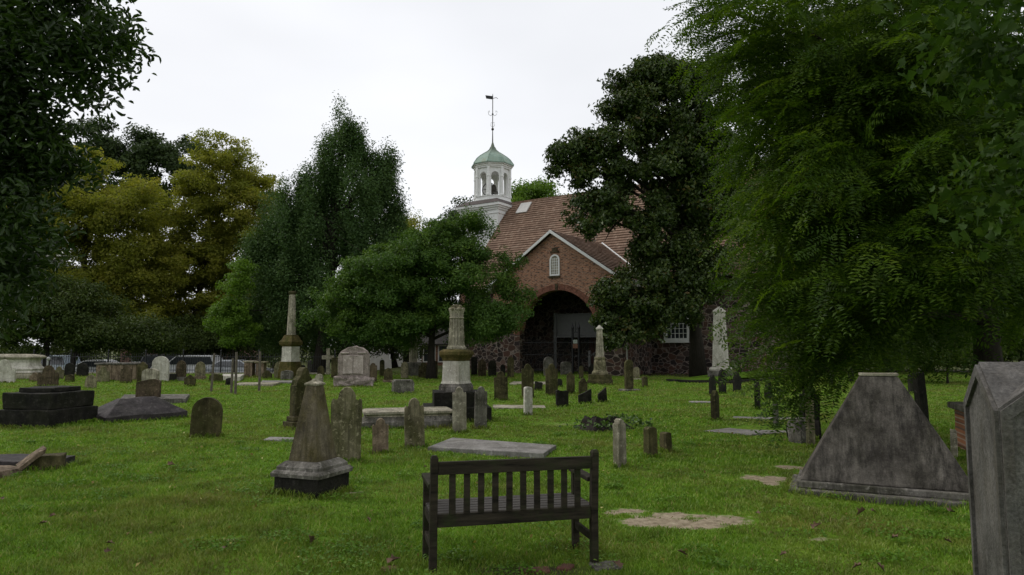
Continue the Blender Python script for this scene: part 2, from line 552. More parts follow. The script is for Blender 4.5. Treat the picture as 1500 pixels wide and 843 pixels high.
def grass_mat():
    m, t, out = new_mat('grass_blades')
    a = t.nodes.new('ShaderNodeAttribute')
    a.attribute_name = 'tint'
    geo = t.nodes.new('ShaderNodeNewGeometry')
    n1 = noise_n(t, geo.outputs['Position'], .5, 6, .6)
    n2 = noise_n(t, geo.outputs['Position'], 2.2, 5, .65)
    col = ramp(t, a.outputs['Fac'], [(0, (.105, .205, .011)), (.5, (.155, .28, .018)), (.88, (.215, .32, .034)), (1.0, (.34, .29, .10))])
    dry = ramp(t, n1, [(.46, g3(0)), (.66, g3(.7))])
    col = mixc(t, dry, col, (.225, .205, .05))
    col = mixc(t, 1.0, col, ramp(t, n2, [(.3, g3(.55)), (.7, g3(1.3))]), 'MULTIPLY')
    b = N(t, 'ShaderNodeBsdfPrincipled', Roughness=.5)
    b.inputs['Specular IOR Level'].default_value = .3
    t.links.new(col, b.inputs['Base Color'])
    tr = t.nodes.new('ShaderNodeBsdfTranslucent')
    t.links.new(col, tr.inputs['Color'])
    ms = t.nodes.new('ShaderNodeMixShader')
    ms.inputs[0].default_value = .3
    t.links.new(b.outputs[0], ms.inputs[1])
    t.links.new(tr.outputs[0], ms.inputs[2])
    t.links.new(ms.outputs[0], out.inputs['Surface'])
    return m

# soil patches : (px,py, rx m, ry m, strength)
SOIL = []
for px, py, rx, ry, s in (
                          (1210, 686, .2, .15, .6), (620, 838, .1, .06, .5), (520, 722, .22, .10, .55), (385, 718, .16, .08, .5),
                          (330, 790, .25, .07, .5), (480, 790, .2, .06, .5), (825, 622, .7, .25, .6), (1200, 790, .22, .07, .55),
                          (705, 610, .5, .15, .4), (640, 775, .2, .08, .45), (430, 615, .3, .1, .4)):
    c = P(px, py)
    SOIL.append((c.x, c.y, rx, ry, s))
_r = random.Random(12)
for px, py, rx, ry, n_ in ((1125, 703, .26, .34, 12), (1165, 688, .2, .3, 8), (1005, 765, .46, .22, 16), (940, 752, .34, .14, 8)):
    c = P(px, py)
    for k in range(n_):
        a_, q_ = _r.uniform(0, 6.28), math.sqrt(_r.random())
        f_ = _r.uniform(.3, .7)
        SOIL.append((c.x + math.cos(a_) * q_ * rx, c.y + math.sin(a_) * q_ * ry, rx * f_ * .85, ry * f_ * 1.0, _r.uniform(.7, 1.1)))
def soil_f(x, y):
    v = np.zeros_like(x)
    for cx, cy_, rx, ry, s in SOIL:
        d = ((x - cx) / rx) ** 2 + ((y - cy_) / ry) ** 2
        v = np.maximum(v, s * np.exp(-d * .9))
    return v
def road_f(x, y):
    return ((y > 45.2) & (y < 53.5) & (x < -12)).astype(float)
def duff_f(x, y):
    # bare leaf-strewn soil close under the trees by the church and at the left border
    a = np.exp(-(((x - 10.5) / 5.5) ** 2 + ((y - 39.5) / 4.0) ** 2) ** 2)
    b = np.exp(-(((x + 5) / 6.5) ** 2 + ((y - 42) / 4.0) ** 2) ** 2) * .8
    c = np.exp(-(((x - 24) / 12) ** 2 + ((y - 46) / 5) ** 2) ** 2)
    d = np.clip((y - 44.0) / 2, 0, 1) * .75
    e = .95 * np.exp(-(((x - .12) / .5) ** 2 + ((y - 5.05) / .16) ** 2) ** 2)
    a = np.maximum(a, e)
    return np.clip(np.maximum.reduce([a, b, c, d]), 0, 1)

# ------------------------------------------------------------------ ground
def build_ground():
    def axis(a, b, step, far):
        mid = np.arange(a, b + 1e-6, step)
        out = []
        d = step
        v = b
        while v < far:
            d *= 1.35
            v += d
            out.append(v)
        lo = []
        d = step
        v = a
        while v > -far:
            d *= 1.35
            v -= d
            lo.append(v)
        return np.array(lo[::-1] + list(mid) + out)
    xs = np.unique(np.concatenate([axis(-34, 34, .4, 2500), np.arange(-4, 7, .1)]).round(4))
    ys = np.unique(np.concatenate([axis(-4, 56, .4, 2500), np.arange(2, 12, .1)]).round(4))
    X, Y = np.meshgrid(xs, ys)
    v = np.stack([X, Y, gz(X, Y)], -1).reshape(-1, 3)
    nx, ny = len(xs), len(ys)
    i = np.arange(nx * ny).reshape(ny, nx)
    f = np.stack([i[:-1, :-1], i[:-1, 1:], i[1:, 1:], i[1:, :-1]], -1).reshape(-1, 4)
    me = np_mesh('ground', v, [f])
    for nm, fn in (('soil', soil_f), ('road', road_f), ('duff', duff_f)):
        a = me.attributes.new(nm, 'FLOAT', 'POINT')
        a.data.foreach_set('value', fn(v[:, 0], v[:, 1]).astype(np.float32))
    for p in me.polygons: p.use_smooth = True
    o = link('ground', me, ground_mat())
    tag(o, 'mown green lawn with bare soil patches under the gravestones', 'ground', kind='structure')
build_ground()

# ------------------------------------------------------------------ foliage machinery
def unit(v): return v / np.maximum(np.linalg.norm(v, axis=-1, keepdims=True), 1e-9)
def leaves_mesh(name, pos, nrm, size, aspect, tint, rng, shape='rhomb', axis=None, fold=0.18):
    n = len(pos)
    nrm = unit(nrm)
    if axis is None: axis = rng.normal(size=(n, 3))
    axis = unit(axis - nrm * (axis * nrm).sum(-1, keepdims=True))
    side = np.cross(nrm, axis)
    Ls = (size * (0.7 + 0.6 * rng.random(n)))[:, None]
    Ws = Ls * aspect
    if shape == 'rhomb':
        pts = [(-.5, 0, 0), (-.02, .5, 1), (.5, 0, 0), (-.02, -.5, 1)]
        fc = [(0, 1, 2, 3)]
    elif shape == 'leaf':
        pts = [(-.5, 0, 0), (-.22, .42, 1), (.16, .36, .8), (.55, 0, -.6), (.16, -.36, .8), (-.22, -.42, 1)]
        fc = [(0, 1, 2, 3), (0, 3, 4, 5)]
    elif shape == 'maple':
        pts = [(-.45, 0, 0), (-.4, .42, .6), (-.08, .3, .3), (.1, .5, .8), (.2, .18, .2), (.6, 0, -.6), (.2, -.18, .2), (.1, -.5, .8), (-.08, -.3, .3), (-.4, -.42, .6)]
        fc = [(0, 1, 2, 3, 4, 5), (0, 5, 6, 7, 8, 9)]
    k = len(pts)
    V = np.empty((n, k, 3), np.float32)
    for j, (a, b, c) in enumerate(pts):
        V[:, j] = pos + axis * Ls * a + side * Ws * b + nrm * Ls * c * fold
    base = (np.arange(n) * k)[:, None]
    fs = [base + np.array(q)[None, :] for q in fc]
    return np_mesh(name, V.reshape(-1, 3), fs, np.repeat(tint, k))
def cnorm(rng, n, lim=1.6):
    v = rng.normal(size=(n, 3))
    l = np.linalg.norm(v, axis=-1, keepdims=True)
    return v * np.minimum(1, lim / np.maximum(l, 1e-6))
def blob_clumps(blobs, n_clumps, rng, lo=.35, wpow=1.0):
    wts = np.array([b[1][0] * b[1][2] for b in blobs]) ** wpow
    wts = wts / wts.sum()
    idx = rng.choice(len(blobs), n_clumps, p=wts)
    C = np.array([b[0] for b in blobs])[idx]
    Rd = np.array([b[1] for b in blobs])[idx]
    d = unit(rng.normal(size=(n_clumps, 3)))
    r = lo + (1 - lo) * np.sqrt(rng.random(n_clumps))[:, None]
    r = r * (0.9 + 0.22 * rng.random((n_clumps, 1)))
    return C + d * Rd * r, d, C
def px_blobs(lst, Y, depth):
    """lst of (px,py,rx,ry[,dY,depthfactor]) in photo pixels at distance Y -> ellipsoids in metres"""
    out = []
    for b in lst:
        px, py, rx, ry = b[:4]
        y = Y + (b[4] if len(b) > 4 else 0)
        dp = b[5] if len(b) > 5 else depth
        c = W(px, py, y)
        k = y / F
        out.append((np.array(c), np.array([rx * k, dp if dp > 0 else rx * k, ry * k])))
    return out
def limbs(bm, base, top, r0, blobs, rng, n_sub=2, trunk_bend=.12, zmin=0.6, sub_r=.3):
    base, top = Vector(base), Vector(top)
    k = 7
    pts, rad = [], []
    for i in range(k):
        f = i / (k - 1)
        p = base.lerp(top, f) + Vector((rng.normal() * trunk_bend * f, rng.normal() * trunk_bend * f, 0))
        pts.append(p)
        flare = 1.45 if i == 0 else 1.0
        rad.append(r0 * flare * (1 - .72 * f))
    pts[0] = base - Vector((0, 0, .15))
    tube(bm, pts, rad, 10)
    for c, rd in blobs:
        c = Vector(c)
        f = min(.95, max(.25, (c.z - base.z) / max(top.z - base.z, .1) * .72))
        j = f * (k - 1)
        a = pts[int(j)].lerp(pts[min(int(j) + 1, k - 1)], j - int(j))
        r1 = r0 * (1 - .72 * f) * .55
        mid = a.lerp(c, .5) + Vector((rng.normal() * .15, rng.normal() * .15, (c - a).length * .1))
        tube(bm, [a, a.lerp(mid, .5), mid, mid.lerp(c, .55), c], [r1, r1 * .8, r1 * .62, r1 * .45, r1 * .22], 6)
        for s in range(n_sub):
            e = c + Vector(rng.normal(size=3)) * float(min(rd)) * .75
            g = mid.lerp(c, rng.random() * .7)
            tube(bm, [g, g.lerp(e, .55) + Vector((0, 0, .1)), e], [r1 * sub_r * 1.2, r1 * sub_r * .8, r1 * sub_r * .25], 5)
def tree(name, label, blobs, base, top, r0, mat, n_clumps, per, size, aspect=.55, rc=.35, flat=.7, seed=1, shape='rhomb',
         up=.6, outw=.7, rnd=.8, barkm='bark', group=None, cat='tree', trunk=True, lo=.35, n_sub=2, tint_c=.6, k2=14, r2=2.6, cz=.5, jit=.2, wpow=1.0, limb_from=0):
    rng = np.random.default_rng(seed)
    root = empty(name, base, 0, label, cat, group)
    b0 = np.array(base)
    rel = [(c - b0, rd) for c, rd in blobs]
    nb = max(8, n_clumps // k2)
    bc_, bd, C = blob_clumps(rel, nb, rng, lo, wpow)
    bc_ = bc_ + bd * np.clip(rng.normal(size=(nb, 1)), -1.3, 1.1) * jit * rc * r2
    bs = .55 + .9 * rng.random(nb)
    bi = rng.integers(0, nb, n_clumps)
    o2 = cnorm(rng, n_clumps) * np.array([1, 1, cz]) * (rc * r2 * bs[bi])[:, None] * .6
    # boughs hang outwards: outer clumps of a bough sit lower, inner ones higher
    o2[:, 2] -= .22 * (o2[:, :2] * bd[bi][:, :2]).sum(-1)
    cl = bc_[bi] + o2
    d = unit(bd[bi] * .6 + unit(o2) * .6)
    scl = (0.6 + .8 * rng.random(n_clumps))
    btint = rng.random(nb)
    idx = np.repeat(np.arange(n_clumps), per)
    off = cnorm(rng, len(idx), 1.7) * np.array([1, 1, flat]) * (rc * scl[idx])[:, None]
    pos = cl[idx] + off
    nrm = d[idx] * outw + np.array([0, 0, up]) + rng.normal(size=pos.shape) * rnd + unit(off) * .3
    tint = np.clip((rng.random(n_clumps) * .45 + btint[bi] * .55)[idx] * tint_c + rng.random(len(idx)) * (1 - tint_c), 0, 1)
    keep = pos[:, 2] > .25
    me = leaves_mesh('crown', pos[keep], nrm[keep], size, aspect, tint[keep], rng, shape)
    link('crown', me, mat, root)
    if trunk:
        bm = bmesh.new()
        limbs(bm, (0, 0, 0), Vector(top) - Vector(base), r0, rel[limb_from:], rng, n_sub)
        bm_obj('trunk', bm, M[barkm], root, smooth=True)
    return root

# ------------------------------------------------------------------ the church (local frame: x along the facade, y inwards)
TH = R(-34)
church = empty('church', (2.46, 40.3, 0), TH,
               'brick and fieldstone church with shingled roof, arched porch and white cupola', 'church')
def cpart(name, bm, mat, parent=None, smooth=False):
    return bm_obj(name, bm, mat, parent or church, smooth=smooth)

RX0, RX1 = -9.9, 12.0
EQ, EZ, RQ, RZ = 3.85, 5.64, 10.5, 13.2
# body with gable ends
bm = bmesh.new()
ol = [(4.2, -.3), (16.8, -.3), (16.8, 5.75), (10.5, 12.95), (4.2, 5.75)]
for (xa, xb) in ((RX0, RX1),):
    a = [bm.verts.new((xa, y, z)) for y, z in ol]
    b = [bm.verts.new((xb, y, z)) for y, z in ol]
    bm.faces.new(a)
    bm.faces.new(b[::-1])
    for i in range(5):
        bm.faces.new((a[i], a[(i + 1) % 5], b[(i + 1) % 5], b[i]))
cpart('main_wall', bm, M['rubble'])
def shingle_slope(bm, along, p_eave, p_ridge, a0, a1, swap=False, step=.162, seed=0):
    """sawtooth courses; along = coordinates along the eave; p = (across, z)"""
    rng = random.Random(seed)
    n = max(3, int(round((p_ridge[1] - p_eave[1]) / step)))
    cols = max(2, int((a1 - a0) / .45))
    prev = None
    def vv(a, c, z): return bm.verts.new((c, a, z)) if swap else bm.verts.new((a, c, z))
    dc = (p_ridge[0] - p_eave[0]) / n
    dz = (p_ridge[1] - p_eave[1]) / n
    nx = -math.copysign(1, dc)
    for i in range(n):
        c0, z0 = p_eave[0] + dc * i, p_eave[1] + dz * i
        lo, hi = [], []
        for k in range(cols + 1):
            a = a0 + (a1 - a0) * k / cols
            j = rng.uniform(-.009, .009)
            lo.append(vv(a, c0 + nx * .038 + j, z0 + .034 + rng.uniform(-.008, .008)))
            hi.append(vv(a, c0 + dc, z0 + dz))
        for k in range(cols):
            bm.faces.new((lo[k], lo[k + 1], hi[k + 1], hi[k]))
            if prev: bm.faces.new((prev[k], prev[k + 1], lo[k + 1], lo[k]))
        if prev is None:
            und = [vv(a0 + (a1 - a0) * k / cols, c0, z0 - .1) for k in range(cols + 1)]
            for k in range(cols):
                bm.faces.new((und[k], und[k + 1], lo[k + 1], lo[k]))
        prev = hi
bm = bmesh.new()
shingle_slope(bm, 0, (EQ, EZ), (RQ, RZ), RX0 - .2, RX1 + .25, step=.2, seed=1)
shingle_slope(bm, 0, (2 * RQ - EQ, EZ), (RQ, RZ), RX0 - .2, RX1 + .25, step=.2, seed=2)
roof = cpart('roof', bm, M['shingle_x'])
bm = bmesh.new()
box(bm, RX0 - .2, RX1 + .25, RQ - .09, RQ + .09, RZ - .05, RZ + .05)
cpart('ridge_cap', bm, M['shingle_x'], roof)
bm = bmesh.new()
tube(bm, [(RX0 - .2, EQ - .07, EZ - .03), (RX1 + .2, EQ - .07, EZ - .03)], .07, 8)
cpart('gutter', bm, M['iron'], roof)
# verge boards of main roof
for xg in (RX0 - .23, RX1 + .22):
    bm = bmesh.new()
    for sgn in (1, -1):
        e0 = RQ - sgn * (RQ - EQ)
        q = [(e0, EZ - .28), (e0, EZ - .02), (RQ, RZ - .02), (RQ, RZ - .34)]
        va = [bm.verts.new((xg, y, z)) for y, z in q]
        vb = [bm.verts.new((xg + .05, y, z)) for y, z in q]
        bm.faces.new(va); bm.faces.new(vb[::-1])
        for i in range(4): bm.faces.new((va[i], va[(i + 1) % 4], vb[(i + 1) % 4], vb[i]))
    cpart('verge_board', bm, M['white_paint'], roof)
# roof hatch
ang = math.atan2(RZ - EZ, RQ - EQ)
bm = bmesh.new()
hm = Matrix.Translation((-8.45, 9.82, EZ + (9.82 - EQ) * 1.137 + .06)) @ Matrix.Rotation(ang, 4, 'X')
box(bm, -.5, .5, -.62, .62, 0, .09, .015, hm)
cpart('roof_hatch', bm, M['tilewhite'], roof)

# porch : facade with arch
AC, AR, AS = .22, 2.63, 2.30
bm = bmesh.new()
outl = [(-4.4, -.3), (-4.4, 5.42), (0, 8.36), (4.4, 5.42), (4.4, -.3), (AC + AR, -.3)]
for k in range(0, 41):
    a = math.pi * k / 40
    outl.append((AC + AR * math.cos(a), AS + AR * math.sin(a)))
outl.append((AC - AR, -.3))
prism(bm, outl, 0, .55)
porch = cpart('porch_front', bm, M['brickstone'])
bm = bmesh.new()
box(bm, 3.85, 4.39, .552, 4.198, -.3, 5.4)
cpart('porch_side_wall', bm, M['rubble'], porch)
bm = bmesh.new()
box(bm, -4.39, -3.85, .552, 4.198, -.3, 5.4)
cpart('porch_side_wall', bm, M['rubble'], porch)
# brick voussoirs: two rings
bm = bmesh.new()
for ring, (ra, rb) in enumerate(((AR - .01, AR + .2), (AR + .212, AR + .34))):
    nb = 88 if ring == 0 else 96
    for k in range(nb):
        a0 = math.pi * (k + .07) / nb
        a1 = math.pi * (k + .93) / nb
        o = [(AC + r_ * math.cos(a_), AS + r_ * math.sin(a_)) for r_, a_ in ((ra, a0), (rb, a0), (rb, a1), (ra, a1))]
        prism(bm, o, -.03 + .008 * ((k * 7) % 3), .1)
cpart('arch_ring', bm, plain('arch_brick', (.20, .09, .06), .9, .5, 9, .2), porch)
bm = bmesh.new()
prism(bm, [(AC - .07, AS + AR - .03), (AC + .07, AS + AR - .03), (AC + .1, AS + AR + .38), (AC - .1, AS + AR + .38)], -.06, .1, .01)
cpart('keystone', bm, M['brown'], porch)
bm = bmesh.new()
for sx in (1, -1):
    shingle_slope(bm, 0, (sx * 4.62, 5.38), (0, 8.5), -.32, 6.5, swap=True, step=.15, seed=5 + sx)
proof = cpart('porch_roof', bm, M['shingle_y'], porch)
bm = bmesh.new()
for sx in (1, -1):
    o = [(sx * 4.72, 5.30), (sx * 4.72, 5.13), (0, 8.31), (0, 8.49)]
    prism(bm, o if sx > 0 else o[::-1], -.40, -.33)
cpart('bargeboard', bm, M['white_paint'], porch)
for sx in (1, -1):
    bm = bmesh.new()
    box(bm, sx * 4.6 - .16, sx * 4.6 + .16, -.36, 3.8, 5.0, 5.36)
    cpart('porch_eave', bm, M['white_paint'], porch)
# white flashing in the valley where porch roof meets main roof
bm = bmesh.new()
p0, p1 = Vector((.05, 6.38, 8.55)), Vector((4.6, 3.72, 5.52))
tube(bm, [p0, p1], .055, 6)
cpart('valley_flashing', bm, M['white_paint'], porch)
# little gable window
def arched_outline(hw, z0, zs, n=14):
    o = [(-hw, z0), (hw, z0)]
    for k in range(n + 1):
        a = math.pi * k / n
        o.append((hw * math.cos(a), zs + hw * math.sin(a)))
    return o
def arched_frame(bm, cx, hw, z0, zs, t, y0, y1, n=14):
    o = arched_outline(hw, z0, zs, n)
    i = arched_outline(hw - t, z0 + t, zs, n)
    for A, B in ((o, i),):
        for yy in (y0, y1):
            pass
    va = [[bm.verts.new((cx + x, y, z)) for x, z in o] for y in (y0, y1)]
    vb = [[bm.verts.new((cx + x, y, z)) for x, z in i] for y in (y0, y1)]
    m_ = len(o)
    for k in range(m_):
        l_ = (k + 1) % m_
        bm.faces.new((va[0][k], va[0][l_], vb[0][l_], vb[0][k]))
        bm.faces.new((va[1][k], vb[1][k], vb[1][l_], va[1][l_]))
        bm.faces.new((va[0][k], va[1][k], va[1][l_], va[0][l_]))
        bm.faces.new((vb[0][k], vb[0][l_], vb[1][l_], vb[1][k]))
bm = bmesh.new()
arched_frame(bm, .1, .34, 5.78, 6.72, .1, -.05, .03)
for k in (-1, 0, 1): box(bm, .1 + k * .12 - .015, .1 + k * .12 + .015, -.02, .0, 5.86, 6.85)
for k in range(6): box(bm, -.14, .34, -.022, -.003, 5.98 + k * .16, 6.0 + k * .16)
gw = cpart('gable_window', bm, M['white_paint'], porch)
bm = bmesh.new()
prism(bm, [(.1 + x, z) for x, z in arched_outline(.27, 5.85, 6.72)], -.012, -.004)
cpart('pane', bm, M['pale'], gw)
bm = bmesh.new()
box(bm, -.28, .48, -.09, .0, 5.66, 5.775, .01)
cpart('sill', bm, M['brown'], gw)
bm = bmesh.new()
box(bm, -.2, .4, -.08, .0, 7.16, 7.26, .01)
box(bm, -.1, .3, -.05, .0, 7.27, 7.45, .02)
cpart('date_tablet', bm, M['brown'], porch)
# things inside the porch
bm = bmesh.new()
box(bm, -1.25, 3.84, 2.3, 2.36, 2.28, 3.55, .01)
box(bm, -1.35, 3.84, 2.24, 2.299, 2.16, 2.275)
box(bm, -1.35, 3.84, 2.25, 2.42, 3.555, 3.63)
box(bm, -1.25, 3.84, 2.37, 4.15, 2.2, 2.27)
gal = cpart('gallery_front', bm, M['curtain'], porch)
bm = bmesh.new()
box(bm, -1.3, -1.1, 2.20, 2.236, 0, 3.7)
box(bm, -1.36, -1.04, 2.14, 2.199, 2.5, 2.62)
cpart('gallery_post', bm, M['curtain'], porch)
bm = bmesh.new()
for k in range(9):
    box(bm, 1.0 + k * .3, 1.28 + k * .3, 2.9, 3.9, .1 + k * .22, .28 + k * .22)
for k in range(12):
    tube(bm, [(.95 + k * .23, 2.85, .1 + k * .17), (.95 + k * .23, 2.85, 1.0 + k * .17)], .025, 6)
tube(bm, [(.8, 2.85, .92), (3.6, 2.85, 2.95)], .04, 6)
box(bm, .8, .95, 2.78, 2.93, 0, 1.35)
cpart('gallery_stair', bm, plain('grey_painted_stair', (.2, .2, .19), .6), porch)
bm = bmesh.new()
box(bm, .2, 1.7, 4.12, 4.19, 0, 2.15)
cpart('door', bm, plain('dark_red_door', (.09, .03, .02), .6), porch)
# iron gate closing the arch
bm = bmesh.new()
for k in range(42):
    x = AC - AR + .06 + k * (2 * AR - .12) / 41
    if abs(x - 1.33) < .3: continue
    tube(bm, [(x, .28, .03), (x, .28, 1.95), (x, .28, 2.06)], [.012, .012, .002], 5)
for z in (.18, 1.1, 1.82):
    box(bm, AC - AR, AC + AR, .262, .298, z, z + .04)
gate = cpart('gate', bm, M['iron'], porch)
bm = bmesh.new()
for x in (1.12, 1.54):
    box(bm, x - .05, x + .05, .2, .3, 0, 2.6)
    lathe(bm, [(.07, 2.6), (.09, 2.68), (.05, 2.8), (.012, 3.0)], 8, x, .25)
box(bm, 1.17, 1.49, .22, .28, 1.0, 1.06)
box(bm, 1.17, 1.49, .22, .28, 2.4, 2.46)
tube(bm, [(1.33, .25, 2.46), (1.33, .25, 3.1)], [.03, .01], 6)
gp = cpart('gate_post', bm, M['iron'], gate)
bm = bmesh.new()
box(bm, 1.19, 1.47, .18, .199, 1.78, 1.99)
cpart('plate', bm, plain('pale_green_plate', (.32, .36, .32), .5), gp)
bm = bmesh.new()
box(bm, 1.17, 1.49, .18, .199, 1.5, 1.76)
cpart('sign_plate', bm, plain('rusty_plate', (.16, .08, .05), .7), gp)
# windows of the main wall
for k, tx in enumerate((6.0, -6.2)):
    bm = bmesh.new()
    for a, b, c, d in ((-.8, -.62, 1.95, 4.5), (.62, .8, 1.95, 4.5), (-.62, .62, 1.95, 2.09), (-.62, .62, 4.36, 4.5)):
        box(bm, tx + a, tx + b, 4.03, 4.197, c, d)
    for i in range(1, 5):
        box(bm, tx - .62 + i * .248 - .014, tx - .62 + i * .248 + .014, 4.12, 4.15, 2.09, 4.36)
    for i in range(1, 8):
        box(bm, tx - .62, tx + .62, 4.121, 4.149, 2.09 + i * .284 - .014, 2.09 + i * .284 + .014)
    wf = cpart('window', bm, M['white_paint'])
    bm = bmesh.new()
    box(bm, tx - .62, tx + .62, 4.16, 4.175, 2.09, 4.36)
    cpart('pane', bm, M['glass'], wf)
    bm = bmesh.new()
    box(bm, tx - .92, tx + .92, 3.98, 4.197, 1.82, 1.945, .01)
    cpart('sill', bm, M['white_paint'], wf)

# tower and cupola
TT, TQ = -12.0, 10.5
bm = bmesh.new()
box(bm, TT - 1.9, TT + 1.9, TQ - 1.9, TQ + 1.9, -.3, 8.6)
tower = cpart('tower', bm, M['brick'])
bm = bmesh.new()
box(bm, TT - 1.9, TT + 1.9, TQ - 1.9, TQ + 1.9, 8.6, 12.5)
cpart('belfry_stage', bm, M['white_paint'], tower)
bm = bmesh.new()
for hw, z0, z1 in ((1.95, 12.1, 12.22), (1.98, 12.42, 12.58), (2.08, 12.582, 12.72), (2.18, 12.722, 12.95)):
    box(bm, TT - hw, TT + hw, TQ - hw, TQ + hw, z0, z1, .015)
cpart('cornice', bm, M['white_paint'], tower)
bm = bmesh.new()
frustum(bm, (2.22, 2.22), (1.5, 1.5), 12.952, 13.42, 0, TT, TQ)
cpart('cornice_roof', bm, plain('dark_cornice_roof', (.07, .055, .05), .8, .3, 5), tower)
bm = bmesh.new()
arched_frame(bm, TT + .15, .42, 10.4, 11.45, .1, TQ - 1.97, TQ - 1.9)
for k in range(9): box(bm, TT - .17, TT + .47, TQ - 1.945, TQ - 1.925, 10.52 + k * .13, 10.55 + k * .13)
tw_ = cpart('belfry_window', bm, M['white_paint'], tower)
bm = bmesh.new()
prism(bm, [(TT + .15 + x, z) for x, z in arched_outline(.33, 10.49, 11.45)], TQ - 1.918, TQ - 1.905)
cpart('louvre', bm, plain('dark_louvre', (.06, .06, .065), .5), tw_)
bm = bmesh.new()
lathe(bm, [(1.62, 13.3), (1.62, 13.48), (1.55, 13.5), (1.55, 13.72), (1.6, 13.74), (1.6, 13.8)], 8, TT, TQ, R(22.5))
cup = cpart('cupola', bm, M['white_paint'], tower)
AP = 1.32
sw = AP * math.tan(R(22.5)) - .002
for k in range(8):
    bm = bmesh.new()
    o = [(-sw, 13.802), (-.32, 13.802), (-.32, 15.48)]
    for j in range(13):
        a = math.pi - math.pi * j / 12
        o.append((.32 * math.cos(a), 15.48 + .32 * math.sin(a)))
    o += [(.32, 13.802), (sw, 13.802), (sw, 16.15), (-sw, 16.15)]
    prism(bm, o, 0, .13)
    mtx = Matrix.Translation((TT, TQ, 0)) @ Matrix.Rotation(k * math.pi / 4, 4, 'Z') @ Matrix.Translation((0, -AP, 0))
    bm.transform(mtx)
    cpart('arcade_panel', bm, M['white_paint'], cup)
for k in range(8):
    bm = bmesh.new()
    a = R(22.5) + k * math.pi / 4
    lathe(bm, [(.15, 13.802), (.15, 13.92), (.115, 13.96), (.105, 15.3), (.14, 15.36), (.14, 15.46), (.12, 15.5), (.12, 16.14)], 10, TT + 1.47 * math.cos(a), TQ + 1.47 * math.sin(a))
    cpart('column', bm, M['white_paint'], cup)
bm = bmesh.new()
lathe(bm, [(1.55, 16.142), (1.55, 16.24), (1.62, 16.26), (1.62, 16.36), (1.74, 16.4), (1.74, 16.47)], 8, TT, TQ, R(22.5))
cpart('entablature', bm, M['white_paint'], cup)
bm = bmesh.new()
lathe(bm, [(1.82, 16.473), (1.82, 16.54), (1.70, 16.72), (1.52, 16.98), (1.22, 17.25), (.86, 17.5), (.52, 17.72), (.32, 17.9), (.19, 18.15), (.1, 18.45), (.05, 18.6)], 8, TT, TQ, R(22.5))
for k in range(8):
    a = R(22.5) + k * math.pi / 4
    tube(bm, [(TT + r_ * math.cos(a), TQ + r_ * math.sin(a), z_ + .01) for r_, z_ in ((1.82, 16.54), (1.70, 16.72), (1.52, 16.98), (1.22, 17.25), (.86, 17.5), (.52, 17.72), (.32, 17.9), (.19, 18.15))], .03, 5)
dome = cpart('dome', bm, M['copper'], cup)
bm = bmesh.new()
lathe(bm, [(.055, 18.5), (.035, 19.5), (.035, 22.6), (.01, 22.75)], 8, TT, TQ)
bmesh.ops.create_icosphere(bm, subdivisions=2, radius=.12, matrix=Matrix.Translation((TT, TQ, 19.7)))
bmesh.ops.create_icosphere(bm, subdivisions=2, radius=.08, matrix=Matrix.Translation((TT, TQ, 21.0)))
for a in (R(34), R(124), R(214), R(304)):
    dx, dy = math.cos(a), math.sin(a)
    pts = [(TT + dx * s, TQ + dy * s, z) for s, z in ((0, 21.0), (.15, 20.85), (.32, 20.95), (.38, 21.2), (.28, 21.3), (.25, 21.15))]
    tube(bm, pts, .018, 5)
    tube(bm, [(TT + dx * s, TQ + dy * s, z) for s, z in ((0, 20.2), (.12, 20.3), (.16, 20.0), (0, 19.85))], .016, 5)
fin = cpart('finial', bm, M['bronze'], cup)
bm = bmesh.new()
vd = Matrix.Translation((TT, TQ, 0)) @ Matrix.Rotation(R(34 + 180), 4, 'Z')
prism(bm, [(.03, 22.28), (.12, 22.28), (.55, 22.34), (.62, 22.62), (.1, 22.55), (.03, 22.55)], -.025, .025)
tube(bm, [(0, 0, 22.35), (-.3, 0, 22.42), (-.42, 0, 22.32)], .025, 5)
bm.transform(vd)
cpart('weather_vane', bm, M['iron'], fin)
bm = bmesh.new()
lathe(bm, [(.42, 14.25), (.40, 14.3), (.3, 14.5), (.25, 14.75), (.2, 14.9), (.05, 14.98)], 18, TT + .1, TQ)
cpart('bell', bm, M['bronze'], cup)
bm = bmesh.new()
wm = Matrix.Translation((TT - .3, TQ - .1, 14.6)) @ Matrix.Rotation(R(20), 4, 'Z')
pts = [wm @ Vector((.55 * math.cos(2 * math.pi * k / 24), 0, .55 * math.sin(2 * math.pi * k / 24))) for k in range(25)]
tube(bm, pts, .04, 6)
for k in range(3):
    a = math.pi * k / 3
    tube(bm, [wm @ Vector((.55 * math.cos(a), 0, .55 * math.sin(a))), wm @ Vector((-.55 * math.cos(a), 0, -.55 * math.sin(a)))], .03, 5)
cpart('bell_wheel', bm, M['iron'], cup)

